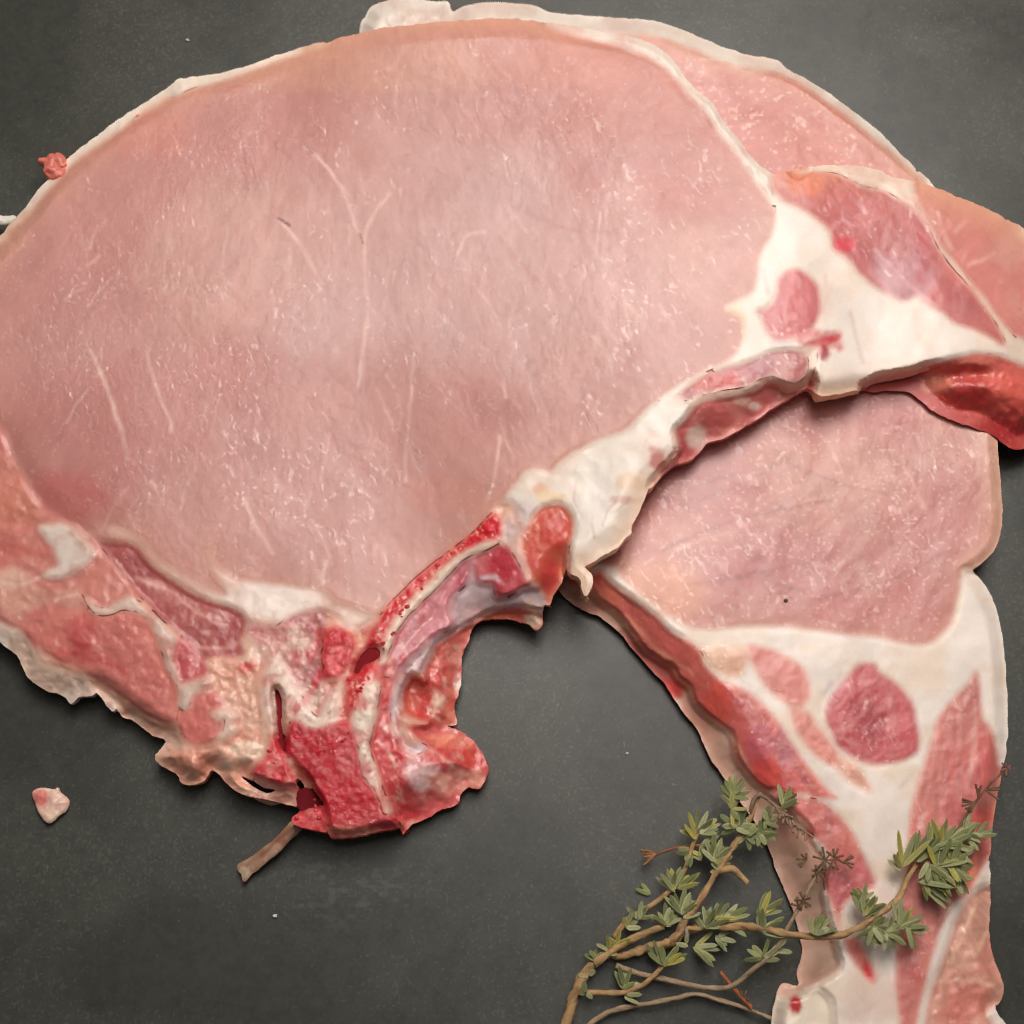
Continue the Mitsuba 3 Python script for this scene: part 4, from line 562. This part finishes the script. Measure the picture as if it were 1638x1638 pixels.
for (pa, u, v, z, a, n, L, sp, pal) in [
    (b2, 1172, 1272, 82, -75, 7, 31, 150, GREENS), (b2, 1170, 1292, 80, -20, 5, 26, 250, GREENS), (b2, 1178, 1322, 76, -90, 9, 26, 230, GREENS), (b2, 1196, 1335, 74, 20, 7, 22, 200, DUSTY), (b2, 1216, 1332, 76, 10, 8, 24, 200, DUSTY), (b2, 1226, 1312, 80, 0, 5, 20, 220, DUSTY), (b8, 1252, 1290, 88, -58, 7, 29, 90, DUSTY),
    (b3, 1112, 1340, 54, -120, 3, 33, 60, YEL), (b3, 1116, 1332, 54, -30, 8, 34, 80, GREENS), (b3, 1122, 1350, 50, 30, 5, 26, 120, GREENS), (b3, 1106, 1362, 46, 110, 6, 20, 180, DUSTY), (b2, 1142, 1378, 62, -75, 9, 32, 110, GREENS), (b2, 1150, 1392, 60, -110, 5, 16, 150, DUSTY),
    (b3, 1078, 1424, 40, -88, 8, 33, 80, GREENS), (b3, 1086, 1420, 40, -45, 3, 30, 40, YEL), (b12, 1090, 1462, 46, -85, 7, 34, 90, GREENS), (b12, 1092, 1466, 46, -40, 4, 26, 60, GREENS), (b1, 1066, 1480, 42, -92, 9, 29, 130, GREENS), (b3, 1022, 1470, 32, -70, 5, 24, 140, DUSTY), (b3, 1004, 1482, 30, -60, 5, 20, 140, DUSTY),
    (S, 1126, 1482, 44, -60, 8, 34, 110, GREENS), (S, 1144, 1470, 46, -25, 7, 32, 70, GREENS), (S, 1160, 1472, 48, -8, 4, 32, 60, GREENS), (S, 1216, 1464, 62, -40, 5, 35, 80, GREENS), (S, 1220, 1490, 64, -55, 8, 30, 120, GREENS), (S, 1110, 1517, 34, 15, 5, 33, 70, GREENS), (S, 1100, 1512, 34, -130, 2, 20, 60, GREENS), (S, 1146, 1497, 40, 30, 4, 24, 80, GREENS),
    (b4, 1062, 1544, 36, -88, 8, 34, 120, GREENS), (b4, 1066, 1542, 38, -25, 2, 34, 30, YEL), (b5, 1222, 1532, 52, -90, 6, 28, 185, GREENS), (b5, 1238, 1520, 56, -20, 3, 24, 70, DUSTY), (b4, 996, 1580, 24, -60, 5, 26, 90, GREENS), (b4, 1000, 1592, 24, 5, 3, 25, 40, GREENS), (S, 952, 1536, 24, -70, 5, 20, 160, DUSTY), (S, 972, 1520, 26, -80, 4, 18, 180, DUSTY), (b1, 986, 1512, 30, -90, 3, 22, 120, YEL), (S, 940, 1560, 22, -100, 2, 14, 120, DUSTY), (S, 938, 1586, 22, 160, 3, 14, 200, DUSTY),
    (S, 1302, 1492, 94, -50, 9, 30, 100, GREENS), (S, 1384, 1462, 98, -62, 9, 32, 120, DUSTY), (S, 1378, 1440, 100, -100, 4, 22, 140, DUSTY), (S, 1396, 1484, 96, 40, 10, 26, 180, DUSTY), (S, 1420, 1492, 96, 10, 8, 24, 150, DUSTY), (S, 1440, 1484, 98, -60, 7, 34, 110, DUSTY), (S, 1452, 1482, 98, 40, 5, 28, 90, DUSTY),
    (S, 1444, 1384, 104, -80, 3, 46, 40, DUSTY), (S, 1440, 1390, 102, -120, 3, 30, 50, DUSTY), (S, 1466, 1376, 104, -62, 8, 40, 60, GREENS), (S, 1486, 1362, 106, -55, 9, 36, 100, DUSTY), (S, 1506, 1350, 106, -40, 10, 32, 160, DUSTY), (S, 1520, 1348, 104, 10, 10, 32, 140, DUSTY), (S, 1494, 1390, 102, 35, 10, 40, 90, GREENS), (S, 1510, 1372, 104, 20, 9, 38, 90, DUSTY), (S, 1476, 1402, 100, 40, 7, 36, 90, DUSTY), (b13, 1500, 1384, 106, -40, 9, 34, 150, DUSTY), (b13, 1520, 1386, 106, -20, 9, 30, 140, GREENS), (b13, 1526, 1396, 104, 25, 8, 30, 120, DUSTY), (b13, 1488, 1382, 106, 60, 6, 30, 100, DUSTY), (b13, 1532, 1368, 106, -60, 7, 28, 160, DUSTY), (S, 1540, 1334, 100, -10, 8, 30, 130, DUSTY), (S, 1562, 1340, 98, -15, 3, 32, 40, DUSTY), (S, 1470, 1410, 100, 25, 5, 50, 40, DUSTY)]:
    cluster(pa, u, v, z, a, n, L, sp, pal)
DRY = (112, 88, 66)
calyx(b5, 1320, 1376, 90, -90, 9, 22, DRY, 330); calyx(b5, 1334, 1372, 92, -20, 7, 22, DRY, 260); calyx(b5, 1350, 1378, 92, 0, 4, 20, DRY, 80); calyx(b5, 1290, 1376, 90, 190, 5, 18, DRY, 140); calyx(b5, 1308, 1396, 88, 100, 7, 16, DRY, 300); calyx(b5, 1285, 1440, 86, 0, 8, 14, DRY, 330); calyx(b5, 1276, 1450, 84, -60, 4, 14, DRY, 200)
for q in range(7): calyx(b8, 1240 + 8 * q, 1288 + 7 * q, 86, 70, 3, 20, (148, 122, 100), 60)
calyx(b9, 1050, 1366, 26, 175, 8, 26, (160, 110, 72), 50); calyx(b10, 1560, 1284, 102, 150, 6, 22, DRY, 90); calyx(b10, 1565, 1278, 102, -85, 3, 24, DRY, 40); calyx(b10, 1576, 1264, 102, -10, 5, 26, DRY, 70); calyx(b10, 1610, 1228, 104, -60, 6, 12, (128, 88, 74), 300); calyx(b11, 1190, 1598, 24, -60, 3, 14, DRY, 120)
bl = P(1040, 1431, 4)
def loose(key, col, a, L, lab):
    scene[key] = mikit.ply(leaf(bl, (math.cos(math.radians(a)), -math.sin(math.radians(a)), .06), L * U, 7 * U, col, 0, .2)[:2], 'leaf', True, color=np.clip(leaf(bl, (math.cos(math.radians(a)), -math.sin(math.radians(a)), .06), L * U, 7 * U, col, 0, .2)[2], 0, 1))
    labels[key] = {'label': lab, 'category': 'thyme leaf'}
loose('thyme_leaf', (132, 142, 86), 200, 24, 'loose thyme leaf on the slate left of the sprig, lower of the pair')
loose('thyme_leaf_001', (146, 156, 100), 232, 22, 'loose thyme leaf on the slate left of the sprig, upper of the pair')
